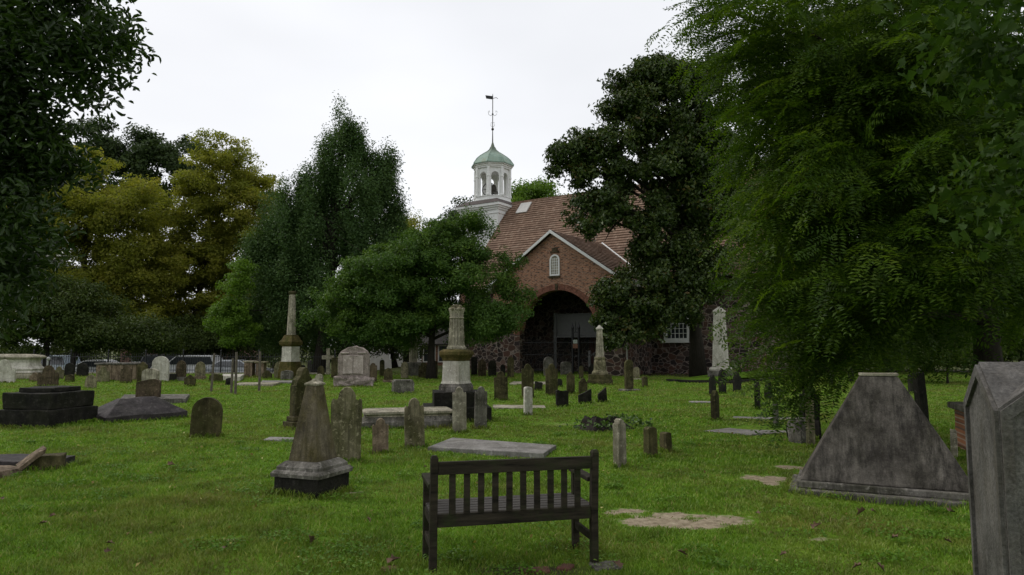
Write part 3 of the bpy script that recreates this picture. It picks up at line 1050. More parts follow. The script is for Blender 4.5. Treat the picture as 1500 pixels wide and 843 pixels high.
# ------------------------------------------------------------------ headstones
TOPS = {
    'round': [(1, -1.0)] + [(math.cos(a), -1 + math.sin(a)) for a in [math.pi / 2 * k / 9 for k in range(1, 9)]] + [(0, 0)],
    'seg': [(1, -.34), (.85, -.23), (.65, -.12), (.4, -.04), (0, 0)],
    'square_round': [(1, -.5), (.96, -.3), (.86, -.16), (.7, -.07), (.4, -.02), (0, 0)],
    'ogee': [(1, -1.12), (.99, -.94), (.93, -.80), (.84, -.78), (.76, -.90), (.70, -1.12), (.64, -1.12), (.59, -.85), (.55, -.55), (.46, -.42), (.40, -.24), (.22, -.06), (0, 0)],
    'lobed': [(1, -.85), (.98, -.68), (.88, -.58), (.78, -.62), (.68, -.78), (.63, -.6), (.54, -.3), (.4, -.12), (.22, -.03), (0, 0)],
    'gothic': [(1, -1.35), (.97, -1.05), (.88, -.75), (.72, -.45), (.5, -.22), (.25, -.08), (0, 0)],
    'peak': [(1, -.75), (.5, -.37), (0, 0)],
    'bottle': [(1, -1.5), (.95, -1.25), (.75, -1.02), (.55, -.9), (.5, -.6), (.42, -.25), (.22, -.04), (0, 0)],
    'flat': [(1, -.06), (.95, 0), (0, 0)],
}
def outline(prof, hw, h, z0=-.12):
    if prof == 'diag':
        return [(-hw, z0), (hw, z0), (hw * .96, h), (hw * .55, h * .93), (0, h * .78), (-hw * .6, h * .66), (-hw, h * .58)]
    if prof == 'jag':
        return [(-hw, z0), (hw, z0), (hw * .98, h * .9), (hw * .6, h * .95), (hw * .2, h * .88), (-hw * .3, h * .94), (-hw * .7, h), (-hw, h * .93)]
    if prof == 'swoop':
        return [(-hw, z0), (hw, z0), (hw, h * .87), (hw * .9, h * .93), (hw * .5, h * .99), (hw * .1, h * .98), (-hw * .4, h * .9), (-hw * .8, h * .84), (-hw, h * .83)]
    t = TOPS[prof]
    right = [(hw * x, h + hw * z) for x, z in t]
    # a few points down the sides so that worn edges can wander
    zs = right[0][1]
    side = [z0 + (zs - z0) * k / 5 for k in range(1, 5)]
    pts = [(-hw, z0), (hw, z0)] + [(hw, z) for z in side] + right + [(-x, z) for x, z in right[:-1][::-1]] + [(-hw, z) for z in side[::-1]]
    return pts
SEED = [0]
def headstone(l, r, yt, yb, prof, mat, label, yaw=0, th=.1, lean=0, tilt=0, group='weathered headstones standing in the lawn', name='headstone', base=None, rough=.006):
    SEED[0] += 1
    g = P((l + r) / 2, yb)
    h = W((l + r) / 2, yt, g.y).z - g.z
    app = (r - l) * g.y / F
    az = -math.atan(((l + r) / 2 - 750) / F)
    ph = R(yaw) - az
    hw = max(.04, (app - th * abs(math.sin(ph))) / max(.25, abs(math.cos(ph)))) / 2
    bm = bmesh.new()
    z0 = -.12
    if base: z0 = base[0]
    prism(bm, outline(prof, hw, h, z0), -th / 2, th / 2, min(.012, th * .12))
    roughen(bm, rough + hw * .012, SEED[0], 0, 4.0)
    o = bm_obj(name, bm, M[mat], None, g)
    o.rotation_euler = (R(tilt), R(lean), R(yaw))
    tag(o, label, 'headstone', group)
    if base:
        bm = bmesh.new()
        box(bm, -hw * base[1], hw * base[1], -th * base[2], th * base[2], -.1, base[0], .015)
        roughen(bm, .006, SEED[0] + 50, 0, 4)
        bm_obj('base', bm, M[base[3]], o)
    foot(g, hw, th / 2, R(yaw))
    return o
HS = headstone
G1 = 'weathered headstones standing in the lawn'
# -- left part
HS(-9, 19, 527, 561, 'ogee', 'white', 'pale marble headstone with shouldered top cut by the left picture edge', 12, .12)
HS(44, 57, 546, 559, 'lobed', 'redbase', 'tiny tan headstone with scalloped top beside the big cream sarcophagus', 5, .1)
HS(57, 83, 535, 566, 'ogee', 'brown', 'brown shouldered headstone rising just behind the dark stepped tomb', 8, .1)
HS(80, 92, 537, 556, 'ogee', 'lichen', 'yellow lichened headstone half hidden behind the brown shouldered one', 5, .1)
HS(95, 108, 532, 552, 'round', 'dark', 'very dark round headstone standing behind a squat mossy marker', 5, .12)
HS(96, 108, 549, 560, 'square_round', 'mossy', 'squat mossy marker in front of a very dark round headstone', 5, .15)
HS(113, 128, 532, 552, 'round', 'dark', 'blackish round headstone left of the cream table tomb', -5, .12)
HS(125, 140, 549, 570, 'gothic', 'lichen', 'small lichened headstone in front of the left end of the table tomb', 10, .1)
HS(143, 159, 537, 561, 'ogee', 'lichen', 'greenish white headstone against the left half of the table tomb', 6, .1)
HS(177, 192, 536, 561, 'lobed', 'brown', 'dark brown headstone against the right half of the table tomb', 6, .1)
HS(201, 215, 530, 560, 'peak', 'mossy', 'mossy pointed headstone squeezed behind two overlapping round ones', 4, .12)
HS(208, 231, 540, 577, 'seg', 'pale', 'pale curved-top headstone peeping over a dark brown one', 3, .12)
HS(200, 233, 555, 588, 'swoop', 'brown', 'dark brown headstone with uneven swooping top in front of low ledger slab', 6, .14, 1)
HS(223, 246, 522, 559, 'round', 'white', 'tall white round-topped headstone in front of the iron fence', 4, .14)
HS(258, 272, 528, 558, 'gothic', 'brown', 'brown pointed headstone right of the tall white round one', 4, .1, base=(.18, 1.2, 1.5, 'grey'))
HS(286, 300, 530, 556, 'gothic', 'lichen', 'lichened pointed headstone on reddish footing by the fence', 4, .1, base=(.16, 1.1, 1.5, 'redbase'))
HS(270, 286, 549, 566, 'peak', 'mossy', 'little dark house-shaped headstone on the open lawn', 6, .13)
HS(307, 326, 548, 560, 'seg', 'mossy', 'squat wide mossy headstone behind a thin wooden stake', 6, .2)
HS(246, 258, 548, 559, 'flat', 'dark', 'small dark block marker beside the tall white round headstone', 4, .2)
HS(402, 420, 529, 555, 'round', 'lichen', 'rounded lichened headstone at the foot of the tall tapered column', 10, .2, rough=.02)
HS(398, 407, 529, 547, 'round', 'pale', 'pale sliver of headstone behind the lichened one by the tapered column', 10, .12)
HS(384, 398, 543, 555, 'lobed', 'mossy', 'squat mossy double-humped marker left of the tapered column', 6, .2)
HS(411, 429, 543, 558, 'square_round', 'grey', 'low grey rough-edged block in front of the tapered column', -10, .3, rough=.02)
HS(461, 473, 548, 572, 'round', 'pale', 'round pale-topped headstone behind the mossy stepped stele', 4, .14)
HS(465, 475, 536, 551, 'gothic', 'mossy', 'small mossy pointed headstone in shade beside a dark trunk', 4, .1)
HS(485, 494, 524, 556, 'flat', 'mossy', 'narrow dark headstone touching the left side of the granite monument', 4, .12)
HS(540, 552, 532, 561, 'lobed', 'brown', 'brown scalloped headstone just right of the granite monument', 4, .1)
HS(562, 575, 539, 561, 'gothic', 'mossy', 'small yellow-green headstone on footing under the round tree', 4, .1, base=(.12, 1.15, 1.5, 'redbase'))
HS(556, 563, 527, 553, 'round', 'mossy', 'shaded narrow headstone among the trunks behind the granite monument', 4, .1)
HS(587, 598, 530, 556, 'gothic', 'lichen', 'lichened headstone left of the square fluted pedestal', 4, .1)
HS(613, 628, 531, 554, 'lobed', 'mossy', 'mossy headstone right of the square fluted pedestal', 4, .12)
HS(631, 641, 529, 555, 'square_round', 'mossy', 'mossy headstone between the tree trunk and the broken column', 4, .12)
HS(280, 322, 582, 640, 'round', 'mossy', 'isolated round-topped dark headstone alone on the left lawn', 14, .15, 1.5)
# -- middle
HS(483, 527, 567, 677, 'ogee', 'lichen', 'tall grey shouldered headstone beside the tapering pedestal obelisk', 12, .11, 1, rough=.01)
HS(546, 569, 613, 665, 'ogee', 'redbase', 'short reddish headstone with dark stained foot on the middle lawn', 10, .1, -1)
HS(593, 622, 583, 656, 'ogee', 'lichen', 'yellowish cracked headstone in front of the moulded ledger tomb', 14, .1, -1.5)
HS(663, 683, 567, 634, 'ogee', 'pale', 'pale slim headstone with diagonal crack before the stepped column', 5, .1, -.5)
HS(695, 713, 566, 628, 'ogee', 'grey', 'grey carved headstone at the right end of the column steps', 8, .1, .5)
HS(724, 744, 544, 587, 'ogee', 'mossy', 'mossy shouldered headstone right of the stepped broken column', 4, .1, -1)
HS(764, 782, 533, 583, 'ogee', 'mossy', 'tall brown shouldered headstone behind the stubby white post', 4, .1)
HS(796, 811, 523, 551, 'round', 'grey', 'light grey round headstone before the dark porch arch', 10, .25)
HS(821, 837, 530, 550, 'square_round', 'grey', 'light grey squarish headstone in front of the porch gate', 10, .25)
HS(799, 817, 533, 580, 'ogee', 'mossy', 'tall mossy shouldered headstone with lobed head before the arch', 5, .1)
HS(782, 794, 559, 573, 'jag', 'dark', 'small dark broken stub between two tall shouldered headstones', 10, .15, 6)
HS(815, 824, 555, 567, 'round', 'dark', 'tiny rounded dark stub right of the lobed mossy headstone', 5, .12)
HS(830, 842, 545, 577, 'ogee', 'mossy', 'slender mossy headstone left of the small stone obelisk', 5, .1)
HS(848, 855, 536, 555, 'gothic', 'mossy', 'tiny pointed mossy headstone next to the small stone obelisk', 5, .1)
HS(862, 873, 533, 551, 'ogee', 'dark', 'shaded headstone half behind the small stone obelisk', 5, .1)
HS(847, 860, 554, 577, 'ogee', 'mossy', 'short headstone with a whitened cap leaning before the obelisk', 20, .1, 3)
HS(814, 833, 571, 597, 'jag', 'dark', 'broken square dark headstone with ragged top', 6, .12, 0)
HS(847, 867, 570, 592, 'diag', 'dark', 'dark headstone broken off on a long diagonal', 6, .12, 0)
HS(876, 890, 568, 590, 'diag', 'dark', 'narrow dark broken headstone leaning to the left', 6, .12, -4)
HS(767, 780, 567, 608, 'square_round', 'white', 'stubby white post-like headstone with dark hole', 10, .16)
HS(743, 753, 523, 554, 'round', 'mossy', 'narrow tall mossy headstone against the pale stone pier', 5, .1)
HS(733, 740, 534, 552, 'round', 'dark', 'small dark headstone left of the pale stone pier', 5, .1)
HS(700, 712, 526, 552, 'lobed', 'brown', 'shaded brown headstone against the church wall near the column', 5, .1)
HS(690, 699, 523, 551, 'square_round', 'dark', 'dark headstone partly behind the broken column cornice', 5, .1)
HS(715, 727, 528, 552, 'round', 'dark', 'dark round headstone in shade of the church wall', 5, .1)
HS(915, 928, 527, 573, 'round', 'mossy', 'tall narrow round headstone on flat pale base by the thin pipe', 20, .12, base=(.07, 2.0, 2.2, 'grey'))
HS(928, 937, 538, 556, 'round', 'lichen', 'small rounded lichened headstone near the church corner', 15, .14, base=(.05, 1.5, 1.4, 'pale'))
HS(940, 949, 552, 568, 'square_round', 'mossy', 'short stump-like headstone with whitish cap on leaf-strewn grass', 15, .16)
HS(899, 918, 613, 684, 'ogee', 'pale', 'slim pale carved headstone leaning beside the ivy stump', 40, .1, -1)
HS(943, 963, 626, 670, 'square_round', 'mossy', 'short thick mossy marker, taller of a pair behind the bench', 30, .12)
HS(967, 984, 633, 662, 'seg', 'mossy', 'short thick marker with white cap, smaller of a pair behind the bench', 30, .14)
# -- right, seen nearly edge-on
HS(1039, 1049, 549, 580, 'ogee', 'dark', 'black shouldered headstone with pale scarred tip before the white obelisk', 42, .1)
HS(1053, 1064, 541, 577, 'gothic', 'dark', 'tallest black pointed headstone in front of the white obelisk', 40, .1)
HS(1074, 1086, 545, 574, 'ogee', 'dark', 'black headstone right of the white obelisk beside the kerb', 40, .1)
HS(1042, 1054, 572, 616, 'ogee', 'mossy', 'dark headstone with white tip, foremost of the right-hand row', 50, .1)
HS(1106, 1114, 559, 600, 'bottle', 'dark', 'slim black bottle-shaped headstone seen edge-on', 55, .1)
HS(1120, 1132, 558, 586, 'bottle', 'dark', 'wider black bottle-shaped headstone below the dark kerb', 45, .1)
HS(1132, 1141, 588, 625, 'flat', 'grey', 'thin grey headstone half covered by drooping leaves', 60, .08, 7)
HS(1182, 1194, 577, 656, 'round', 'lichen', 'tall thin edge-on headstone with white lichened head beside the rock', 72, .13, 0)
HS(1172, 1200, 565, 640, 'ogee', 'dark', 'large black headstone behind the edge-on lichened one', 25, .12, 2)
HS(1189, 1201, 616, 643, 'flat', 'dark', 'low dark block at the foot of the large black headstone', 25, .2)
HS(1331, 1338, 549, 577, 'gothic', 'dark', 'small slim headstone in gloom behind the trapezoid tomb', 20, .1)
HS(1345, 1361, 546, 625, 'flat', 'dark', 'leaning dark slab behind the right slope of the trapezoid tomb', 20, .12, -4)
HS(1393, 1404, 629, 673, 'ogee', 'pale', 'thin pale edge-on headstone between trapezoid tomb and foreground granite', 55, .08, -3)
HS(1455, 1463, 549, 569, 'round', 'dark', 'small dark round headstone far back under the right trees', 10, .1)
for k, (a, b, yb_) in enumerate(((1215, 1222, 566), (1243, 1251, 560))):
    HS(a, b, yb_ - 22, yb_, 'round', 'dark', ('dim headstone under the compound-leaved tree, nearer one of two', 'dim headstone under the compound-leaved tree, farther one of two')[k], 10, .1)
# -- small distant stones filling the back rows
HS(436, 447, 535, 550, 'square_round', 'dark', 'dim low headstone in shade right of the tapered column', 5, .15)
HS(450, 459, 528, 548, 'lobed', 'grey', 'grey headstone in shade between column and mossy stele', 5, .12)

# ------------------------------------------------------------------ monuments
def azim(px): return -math.atan((px - 750) / F)
def corner_place(px, py, phi, a, b=None):
    """centre and rz of a rectangle a x b whose nearest corner projects to px,py; phi = turn against the sight line"""
    b = b or a
    rz = R(phi) + azim(px)
    c = P(px, py)
    off = Matrix.Rotation(rz, 3, 'Z') @ Vector((a / 2, b / 2, 0))
    g = Vector((c.x + off.x, c.y + off.y, 0))
    g.z = float(gz(g.x, g.y))
    return g, rz
def part_box(root, name, hx, hy, z0, z1, mat, bev=.012, rgh=.004, cx=0, cy_=0, cuts=2, seed=0):
    bm = bmesh.new()
    box(bm, cx - hx, cx + hx, cy_ - hy, cy_ + hy, z0, z1, bev)
    if rgh: roughen(bm, rgh, seed + hx * 9, cuts, 3.0)
    return bm_obj(name, bm, mat, root)
def stack(root, name, prof, mat, rgh=.004, seed=0, bev=.008):
    """square moulded block: prof = [(half, z)...] lofted"""
    bm = bmesh.new()
    rings = []
    for h, z in prof:
        rings.append([bm.verts.new((sx * h, sy * h, z)) for sx, sy in ((-1, -1), (1, -1), (1, 1), (-1, 1))])
    for a, b in zip(rings, rings[1:]):
        for k in range(4): bm.faces.new((a[k], a[(k + 1) % 4], b[(k + 1) % 4], b[k]))
    bm.faces.new(rings[0][::-1]); bm.faces.new(rings[-1])
    vert = [e for e in bm.edges if abs(e.verts[0].co.z - e.verts[1].co.z) > 1e-5]
    bmesh.ops.bevel(bm, geom=vert, offset=bev, segments=2, profile=.5, affect='EDGES')
    if rgh: roughen(bm, rgh, seed + prof[0][0] * 9, 1, 4.0)
    return bm_obj(name, bm, mat, root)

# pedestal obelisk (truncated pyramid) in the left foreground
g, rz = corner_place(465, 732, 52.7, .59)
ob = empty('pedestal_obelisk', g, rz, 'streaked truncated pyramid obelisk on moulded square base with black plinth', 'obelisk')
stack(ob, 'plinth', [(.275, -.15), (.275, .195)], M['dark'], .005, 1)
stack(ob, 'base', [(.30, .198), (.305, .235), (.285, .26), (.262, .27), (.262, .30), (.235, .325), (.205, .35), (.195, .352)], M['grey'], .004, 2)
st = stone('streaked_obelisk_stone', (.055, .046, .03), (.20, .17, .115), (.10, .085, .01), (.011, .010, .008), .55, 1.05, blot=.15)
stack(ob, 'shaft', [(.178, .353), (.0685, 1.152)], st, .004, 3, .01)
stack(ob, 'cap', [(.075, 1.153), (.08, 1.165), (.078, 1.178), (.04, 1.2), (.012, 1.225)], M['pale'], .002, 4, .003)
for ch in ob.children: pass
ob.scale = (1.05, 1.05, 1.02)
foot(g, .30, .30, rz)

# stepped broken column, centre
Yc = 15.1
gx = W(668, 600, Yc)
g = Vector((gx.x, Yc, float(gz(gx.x, Yc))))
rz = R(55) + azim(668)
cm = empty('column_monument', g, rz, 'broken fluted column on white die and mossy cornice above dark steps', 'monument')
zy = lambda y: W(668, y, Yc).z - g.z
st1 = stack(cm, 'step', [(.70, -.15), (.70, zy(594))], M['dark'], .008, 1)
st2 = stack(cm, 'step', [(.50, zy(594) + .002), (.50, zy(573))], M['dark'], .006, 2)
for st_ in (st1, st2): st_.rotation_euler = (0, 0, -R(55) + R(4))
stack(cm, 'plinth', [(.275, zy(573) + .002), (.275, zy(566)), (.25, zy(562))], M['grey'], .004, 3)
stack(cm, 'die', [(.245, zy(562) + .002), (.225, zy(558)), (.212, zy(529))], M['white'], .003, 4)
stack(cm, 'cornice', [(.215, zy(529) + .002), (.225, zy(525)), (.275, zy(520)), (.275, zy(516)), (.255, zy(514)), (.20, zy(512))], M['moss_cornice'], .008, 5)
bm = bmesh.new()
def fluted(bm, r0, r1, z0, z1, n=16):
    k = n * 3
    rings = []
    for r, z in ((r0, z0), (r0 * .55 + r1 * .45, (z0 + z1) / 2), (r1, z1)):
        rings.append([bm.verts.new(((r - (.012 if i % 3 == 0 else 0)) * math.cos(2 * math.pi * i / k), (r - (.012 if i % 3 == 0 else 0)) * math.sin(2 * math.pi * i / k), z)) for i in range(k)])
    for a, b in zip(rings, rings[1:]):
        for i in range(k): bm.faces.new((a[i], a[(i + 1) % k], b[(i + 1) % k], b[i]))
    bm.faces.new(rings[0][::-1]); bm.faces.new(rings[-1])
lathe(bm, [(.215, zy(512) + .002), (.215, zy(509)), (.195, zy(508)), (.19, zy(506)), (.178, zy(505.5))], 24)
fluted(bm, .178, .152, zy(505.3), zy(468))
lathe(bm, [(.155, zy(467.8)), (.17, zy(466)), (.152, zy(465)), (.155, zy(460)), (.175, zy(455)), (.185, zy(453)), (.17, zy(452.5))], 16)
bm_obj('column', bm, M['pale'], cm)
bm = bmesh.new()
for k in range(6):
    a = k * math.pi / 3
    bmesh.ops.create_icosphere(bm, subdivisions=2, radius=.055, matrix=Matrix.Translation((.13 * math.cos(a), .13 * math.sin(a), zy(453.5))))
box(bm, -.1, .1, -.09, .09, zy(453), zy(447), .03)
roughen(bm, .025, 7, 1, 14)
bm_obj('broken_top', bm, M['lichen'], cm)
foot(g, .70, .70, azim(668) + R(4))

# tall tapered column, left rear
Yl = 34.5
gx = W(425, 550, Yl)
g = Vector((gx.x, Yl, float(gz(gx.x, Yl))))
rz = R(48) + azim(425)
tcm = empty('tapered_column', g, rz, 'tall tapering octagonal column on white die with mossy base and dark cap', 'monument')
zy = lambda y: W(425, y, Yl).z - g.z
stack(tcm, 'base', [(.42, -.2), (.42, zy(545)), (.36, zy(533)), (.34, zy(530))], M['moss_cornice'], .015, 1)
stack(tcm, 'die', [(.325, zy(530) + .003), (.31, zy(526)), (.30, zy(508))], M['white'], .003, 2)
stack(tcm, 'cornice', [(.30, zy(508) + .003), (.40, zy(505)), (.41, zy(501)), (.34, zy(498)), (.28, zy(494)), (.22, zy(491))], M['moss_cornice'], .014, 3)
bm = bmesh.new()
lathe(bm, [(.225, zy(491) + .003), (.215, zy(480)), (.15, zy(433)), (.148, zy(432))], 8)
bm_obj('shaft', bm, M['pale'], tcm)
bm = bmesh.new()
lathe(bm, [(.15, zy(432) + .003), (.19, zy(430.5)), (.2, zy(428.5)), (.17, zy(427))], 12)
bm_obj('cap', bm, M['mossy'], tcm)
foot(g, .42, .42, rz)

# small obelisk before the porch
Yo = 29.2
gx = W(879, 560, Yo)
g = Vector((gx.x, Yo, float(gz(gx.x, Yo))))
rz = R(60) + azim(879)
so = empty('small_obelisk', g, rz, 'lichened small stone obelisk on drum and octagonal plinth before the porch', 'obelisk')
zy = lambda y: W(879, y, Yo).z - g.z
stack(so, 'base', [(.40, -.15), (.40, zy(557)), (.37, zy(556)), (.37, zy(549)), (.35, zy(548.5))], M['mossy'], .008, 1)
bm = bmesh.new()
lathe(bm, [(.34, zy(548.4)), (.34, zy(546)), (.28, zy(543)), (.265, zy(542)), (.255, zy(531)), (.215, zy(527)), (.235, zy(526)), (.235, zy(524)), (.19, zy(523))], 24)
bm_obj('drum', bm, M['lichen'], so, smooth=False)
stack(so, 'shaft', [(.135, zy(523) + .003), (.092, zy(483.5))], M['pale'], .003, 2)
stack(so, 'cap', [(.1, zy(483.4)), (.12, zy(482)), (.11, zy(481)), (.02, zy(476.5))], M['white'], .002, 3)
foot(g, .40, .40, rz)

# white obelisk on the right, on its raised plot
Yr = 33.6
gx = W(1056, 548, Yr)
g = Vector((gx.x, Yr, W(1056, 548, Yr).z))
rz = R(66) + azim(1056)
ro = empty('white_obelisk', g, rz, 'tall white marble obelisk with rounded foot on grey plinth by the right trees', 'obelisk')
zy = lambda y: W(1056, y, Yr).z - g.z
stack(ro, 'plinth', [(.47, -.3), (.47, zy(543))], M['grey'], .006, 1)
stack(ro, 'foot_moulding', [(.40, zy(543) + .003), (.42, zy(541)), (.40, zy(539)), (.34, zy(538))], M['white'], .004, 2)
stack(ro, 'shaft', [(.305, zy(538) + .003), (.215, zy(459)), (.24, zy(457.5)), (.24, zy(456)), (.03, zy(449.5))], M['white'], .003, 3)
foot(g, .5, .5, rz)
# raised plot kerb
a, b, c = W(982, 559, 31.8), W(1062, 562, 31.0), W(1140, 553, 33.5)
bm = bmesh.new()
for p, q in ((P(975, 559), P(1062, 563)), (P(1062, 563), P(1150, 556))):
    d = (q - p)
    L_ = d.length
    mtx = Matrix.Translation(p) @ Matrix.Rotation(math.atan2(d.y, d.x), 4, 'Z')
    hgt0 = .10 if p.x < 9.3 else .30
    box(bm, 0, L_ - .01, 0, .25, -.1, hgt0, .02, mtx)
roughen(bm, .02, 3, 2, 2)
o = bm_obj('plot_kerb', bm, M['dark'])
tag(o, 'dark stone kerb edging the raised plot of the white obelisk', 'kerb')
bm = bmesh.new()
pts = [P(978, 558), P(1062, 562), P(1150, 555)]
vs0 = [bm.verts.new((p.x + .05, p.y + .24, z)) for p, z in zip(pts, (.02, .14, .24))]
vs1 = [bm.verts.new((p.x + 1.2, p.y + dy, z)) for p, dy, z in zip(pts, (2.0, 5.5, 4.5), (.03, .2, .26))]
for k in range(2): bm.faces.new((vs0[k], vs0[k + 1], vs1[k + 1], vs1[k]))
roughen(bm, .02, 4, 4, 1)
o = bm_obj('plot_mound', bm, bpy.data.materials['lawn_ground'])
tag(o, 'grassy mound inside the kerbed plot', 'mound', kind='structure')

# trapezoid tomb on the right
g = P(1296, 738)
rz = R(-25)
hx, hy = .92, .46
g = g + Vector((.42 * hy + .02, .9 * hy, 0))
tt = empty('trapezoid_tomb', g, rz, 'large grey rain-streaked wedge tomb with sloping sides on two-step plinth', 'tomb')
part_box(tt, 'plinth', hx + .02, hy + .03, -.15, .075, M['grey'], .012, .006)
part_box(tt, 'plinth', hx - .06, hy - .07, .078, .15, M['grey'], .012, .005)
bm = bmesh.new()
frustum(bm, (hx - .09, hy - .12), (.185, .10), .152, 1.292, .012)
roughen(bm, .005, 12, 6, 3)
bm_obj('body', bm, M['tomb'], tt)
bm = bmesh.new()
box(bm, -.192, .192, -.105, .105, 1.293, 1.325, .008)
roughen(bm, .004, 13, 2, 7)
bm_obj('cap', bm, M['pale'], tt)
foot(g, hx, hy, rz)

# foreground granite marker with crossed gables, right edge
fc = W(1463, 607, 2.6)
ux = Vector((.92, -.39, 0)).normalized()          # along the front face
uy = Vector((.39, .92, 0)).normalized()           # backwards
hx, hy = .21, .27
ctr = Vector((fc.x, fc.y, 0)) + ux * hx + uy * hy
ez, rzg = fc.z, 1.515
gm = empty('gabled_granite_marker', (ctr.x, ctr.y, float(gz(ctr.x, ctr.y))), math.atan2(ux.y, ux.x),
           'huge grey granite marker with crossed gables in the right foreground', 'monument')
bm = bmesh.new()
def cross_gable(bm, hx, hy, z0, ze, zr):
    b0 = [bm.verts.new((x, y, z0)) for x, y in ((-hx, -hy), (hx, -hy), (hx, hy), (-hx, hy))]
    b1 = [bm.verts.new((x, y, ze)) for x, y in ((-hx, -hy), (hx, -hy), (hx, hy), (-hx, hy))]
    pk = [bm.verts.new((x, y, zr)) for x, y in ((0, -hy), (hx, 0), (0, hy), (-hx, 0))]
    c = bm.verts.new((0, 0, zr))
    bm.faces.new(b0[::-1])
    for k in range(4):
        k2 = (k + 1) % 4
        bm.faces.new((b0[k], b0[k2], b1[k2], pk[k], b1[k]))
        bm.faces.new((b1[k], pk[k], c))
        bm.faces.new((c, pk[k], b1[k2]))
cross_gable(bm, hx, hy, -.15, ez, rzg)
bmesh.ops.bevel(bm, geom=[e for e in bm.edges if e.calc_length() > .02 and len(e.link_faces) == 2 and e.calc_face_angle(0) > .3], offset=.008, segments=2, profile=.5, affect='EDGES')
bm_obj('body', bm, M['near'], gm)
# raised margin on the front and left faces
bm = bmesh.new()
def gable_frame(bm, hw, z0, ze, zr, t, y0, y1):
    o = [(-hw, z0), (hw, z0), (hw, ze), (0, zr), (-hw, ze)]
    sl = (zr - ze) / hw
    i = [(-hw + t, z0 + t), (hw - t, z0 + t), (hw - t, ze - t * .7), (0, zr - t * (1.25 + sl * .2)), (-hw + t, ze - t * .7)]
    va = [[bm.verts.new((x, y, z)) for x, z in o] for y in (y0, y1)]
    vb = [[bm.verts.new((x, y, z)) for x, z in i] for y in (y0, y1)]
    for k in range(5):
        l_ = (k + 1) % 5
        bm.faces.new((va[0][k], va[0][l_], vb[0][l_], vb[0][k]))
        bm.faces.new((va[0][k], va[1][k], va[1][l_], va[0][l_]))
        bm.faces.new((vb[0][k], vb[0][l_], vb[1][l_], vb[1][k]))
gable_frame(bm, hx - .004, .25, ez - .01, rzg - .012, .035, -hy - .014, -hy + .002)
bm2 = bmesh.new()
gable_frame(bm2, hy - .004, .25, ez - .01, rzg - .012, .035, -hx - .014, -hx + .002)
bm2.transform(Matrix.Rotation(-math.pi / 2, 4, 'Z'))
me_ = bpy.data.meshes.new('tmp_margin'); bm2.to_mesh(me_); bm2.free(); bm.from_mesh(me_); bpy.data.meshes.remove(me_)
bm_obj('margin', bm, M['near'], gm)
foot(ctr, hx, hy, math.atan2(ux.y, ux.x))

# brick tomb with stone top behind it
g = P(1434, 662)
bt = empty('brick_tomb', g, R(-20), 'small red brick tomb with grey slab top beyond the foreground granite', 'tomb')
bm = bmesh.new(); box(bm, -.16, .45, -.2, .6, -.1, .60, .01); roughen(bm, .01, 3, 3, 5)
bm_obj('wall', bm, M['brick'], bt)
bm = bmesh.new(); box(bm, -.24, .53, -.27, .67, .602, .70, .015); roughen(bm, .006, 4, 2, 5)
bm_obj('top', bm, M['grey'], bt)

# dark stepped tomb on the left
g, rz = corner_place(71, 628, 45, 1.22)
dt = empty('stepped_tomb', g, rz, 'low black stepped tomb with lid slab at the left edge', 'tomb')
bm = bmesh.new(); box(bm, -.61, .61, -.61, .61, -.15, .33, .02); roughen(bm, .02, 5, 4, 4)
bm_obj('base', bm, M['dark'], dt)
bm = bmesh.new(); box(bm, -.555, .555, -.555, .555, .333, .655, .02); roughen(bm, .02, 6, 4, 4)
bm_obj('body', bm, M['dark'], dt)
bm = bmesh.new(); box(bm, -.38, .38, -.38, .38, .658, .75, .015); roughen(bm, .012, 7, 3, 5)
bm_obj('lid', bm, M['dark'], dt)
foot(g, .62, .62, rz)
# hipped low tomb beside it
g, rz = corner_place(154, 621, 22, 1.75, 1.15)
ht = empty('hipped_tomb', g, rz, 'low purple-grey tomb with hipped roof-like slab beside the stepped tomb', 'tomb')
bm = bmesh.new()
box(bm, -.865, .865, -.565, .565, -.15, .13, .015); roughen(bm, .012, 8, 3, 4)
bm_obj('kerb', bm, M['slate'], ht)
bm = bmesh.new()
frustum(bm, (.875, .575), (.38, .06), .132, .47, .012); roughen(bm, .025, 9, 4, 4)
bm_obj('slab', bm, M['slate'], ht)
foot(g, .88, .58, rz)

# cream sarcophagus
Ys = 33.5
gx = W(20, 552, Ys)
g = Vector((gx.x, Ys, float(gz(gx.x, Ys))))
sar = empty('sarcophagus', g, R(8), 'big cream marble sarcophagus with moulded sides at the far left', 'tomb')
def moulded(root, name, prof, mat, rgh, seed):
    bm = bmesh.new()
    rings = []
    for hx_, hy_, z in prof:
        n = 6
        ring = []
        rr = .08
        for sx, sy, a0 in ((1, 1, 0), (-1, 1, 90), (-1, -1, 180), (1, -1, 270)):
            for k in range(n):
                a = R(a0 + 90 * k / (n - 1))
                ring.append(bm.verts.new((sx * (hx_ - rr) + rr * math.cos(a), sy * (hy_ - rr) + rr * math.sin(a), z)))
        rings.append(ring)
    m_ = len(rings[0])
    for a, b in zip(rings, rings[1:]):
        for k in range(m_): bm.faces.new((a[k], a[(k + 1) % m_], b[(k + 1) % m_], b[k]))
    bm.faces.new(rings[0][::-1]); bm.faces.new(rings[-1])
    if rgh: roughen(bm, rgh, seed, 0, 4)
    return bm_obj(name, bm, mat, root)
moulded(sar, 'base', [(1.25, .8, -.2), (1.25, .8, .22), (1.2, .76, .27), (1.2, .76, .34)], M['pale'], .01, 1)
moulded(sar, 'body', [(1.12, .7, .343), (1.08, .66, .42), (1.12, .7, .5), (1.0, .6, .62), (.94, .55, .8), (.96, .57, .98)], M['white'], .008, 2)
moulded(sar, 'lid', [(1.02, .63, .983), (1.1, .7, 1.02), (1.12, .72, 1.09), (1.02, .64, 1.16), (.6, .4, 1.22)], M['pale'], .012, 3)
